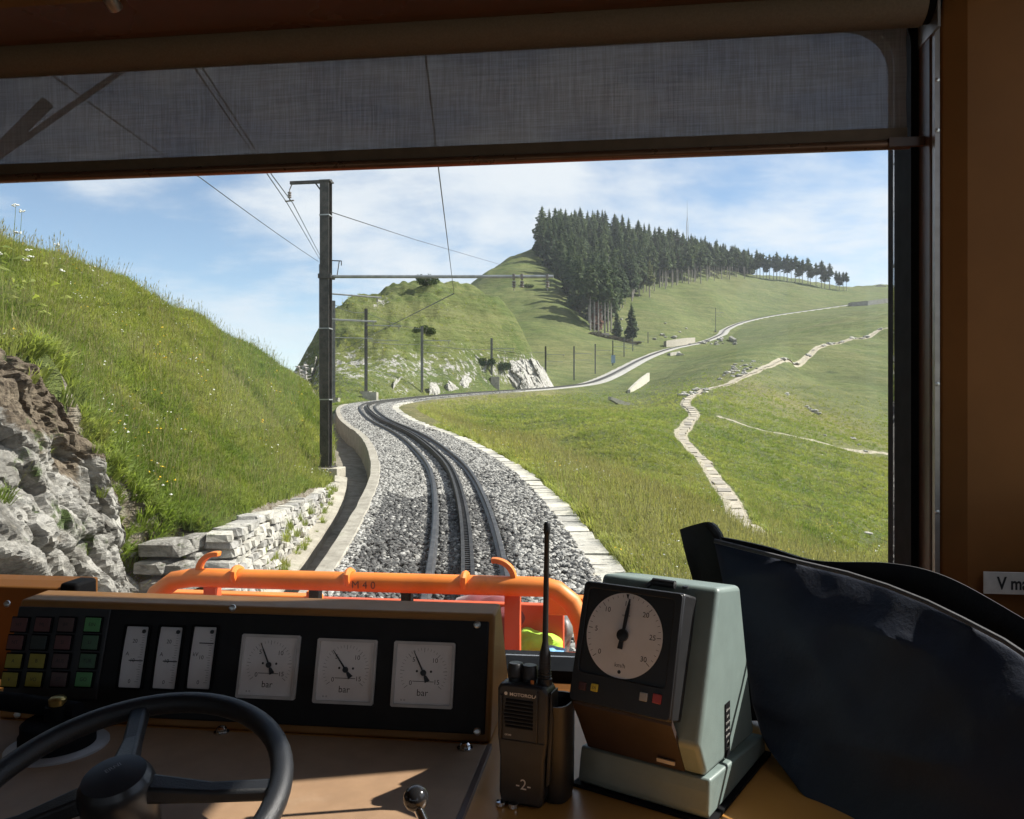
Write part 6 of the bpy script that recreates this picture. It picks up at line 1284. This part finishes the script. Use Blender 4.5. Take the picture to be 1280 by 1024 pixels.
x0, x1 = cabpix(393, 745, NB+.06)[0]-nl, cabpix(742, 745, NB+.06)[0]-nl; mb = MB(); mb.box((x0-.02,.16,-.66), (x1-.1,.19,-.095)); mb.obj('front_panel', M_or2, rg, bevel=.005)
mb = MB(); mb.box((x1-.16,.10,-.115), (x1+.06,.15,-.055)); mb.box((L0-.10,.10,-.125), (x0-.0,.15,-.075)); mb.obj('cross_rail', M_or, rg, bevel=.006); mb = MB(); mb.box((x0-.03,.06,-.12), (x0+.005,.11,-.05)); mb.obj('bracket', M_or, rg, bevel=.004)
nd = cabthing('nose_deck', 'dark orange nose deck of the train below the railing', 'deck', nl, NB, nz_-.66); mb = MB(); mb.box((L0-.25,-1.02,-.06), (L1+.3,.24,-.004)); mb.obj('deck', M_or2, nd); mb = MB(); mb.box((L0-.2,-.95,-.75), (L1+.25,.2,-.0605)); mb.obj('underframe', M_black, nd)
def lump(name, label, cat, u, v, Y, r, mat, seed, flat=.8, base=None):
    p = at(u, v, Y); bm = bmesh.new(); bmesh.ops.create_icosphere(bm, subdivisions=4, radius=1.0)
    for w in bm.verts: q = w.co*1.4 + Vector((seed,0,0)); rdg = 1 - abs(mnoise.noise(q*1.7)); w.co *= 1 + .35*mnoise.noise(q) + .22*(rdg-.7) + .05*mnoise.noise(q*5); w.co = Vector((w.co.x*r[0], w.co.y*r[1], w.co.z*r[2]))
    me = bpy.data.meshes.new(name); bm.to_mesh(me); bm.free(); me.materials.append(mat)
    for f in me.polygons: f.use_smooth = True
    o = bpy.data.objects.new(name, me); COL.objects.link(o); o.location = p; return tag(o, label, cat)
lump('jacket', 'crumpled dark red jacket lying behind the orange railing', 'jacket', 612, 782, 2.74, (.175,.09,.095), cloth('red cloth', (0.15,0.022,0.028)), 4)
lump('safety_vest', 'folded neon yellow green safety vest behind the railing near its right end', 'vest', 670, 812, 2.66, (.085,.07,.068), cloth('neon cloth', (0.34,0.60,0.03)), 9)
lump('plastic_sack', 'crumpled grey sack beside the neon vest behind the railing', 'sack', 694, 792, 2.76, (.060,.08,.085), paint('grey sack', (0.10,0.095,0.09), .45, .6, 14), 14)
lump('glove', 'small light blue cloth beside the neon vest at the foot of the railing', 'cloth', 690, 815, 2.56, (.04,.03,.015), cloth('blue cloth', (0.15,0.38,0.62)), 19)
sup = thing('tool_tray', 'low dark tray carrying the jacket and vest behind the railing', 'tray', tuple(at(650, 850, 2.72))); mb = MB(); mb.box((-.30,-.14,-.30), (.24,.16,0)); sup.location.z = -.865; mb.obj('tray', M_or2, sup, bevel=.004); sup.rotation_euler = (0,0,-YAW)

# ------------------------------------------------------------------ mountain air
hz = MB(); zs = GZ.min(); hz.box((-2600, -12, zs - 1), (2600, 1520, max(GZ.max(), 120) + 40)); ho = hz.obj('haze', None); tag(ho, kind='stuff')
t = NT('haze'); vp = t.n('ShaderNodeVolumePrincipled'); vp.inputs['Color'].default_value = (.86,.91,1,1); vp.inputs['Density'].default_value = .00016; vp.inputs['Anisotropy'].default_value = .2; t.l(vp.outputs[0], t.out.inputs['Volume']); ho.data.materials.clear(); ho.data.materials.append(t.mat)
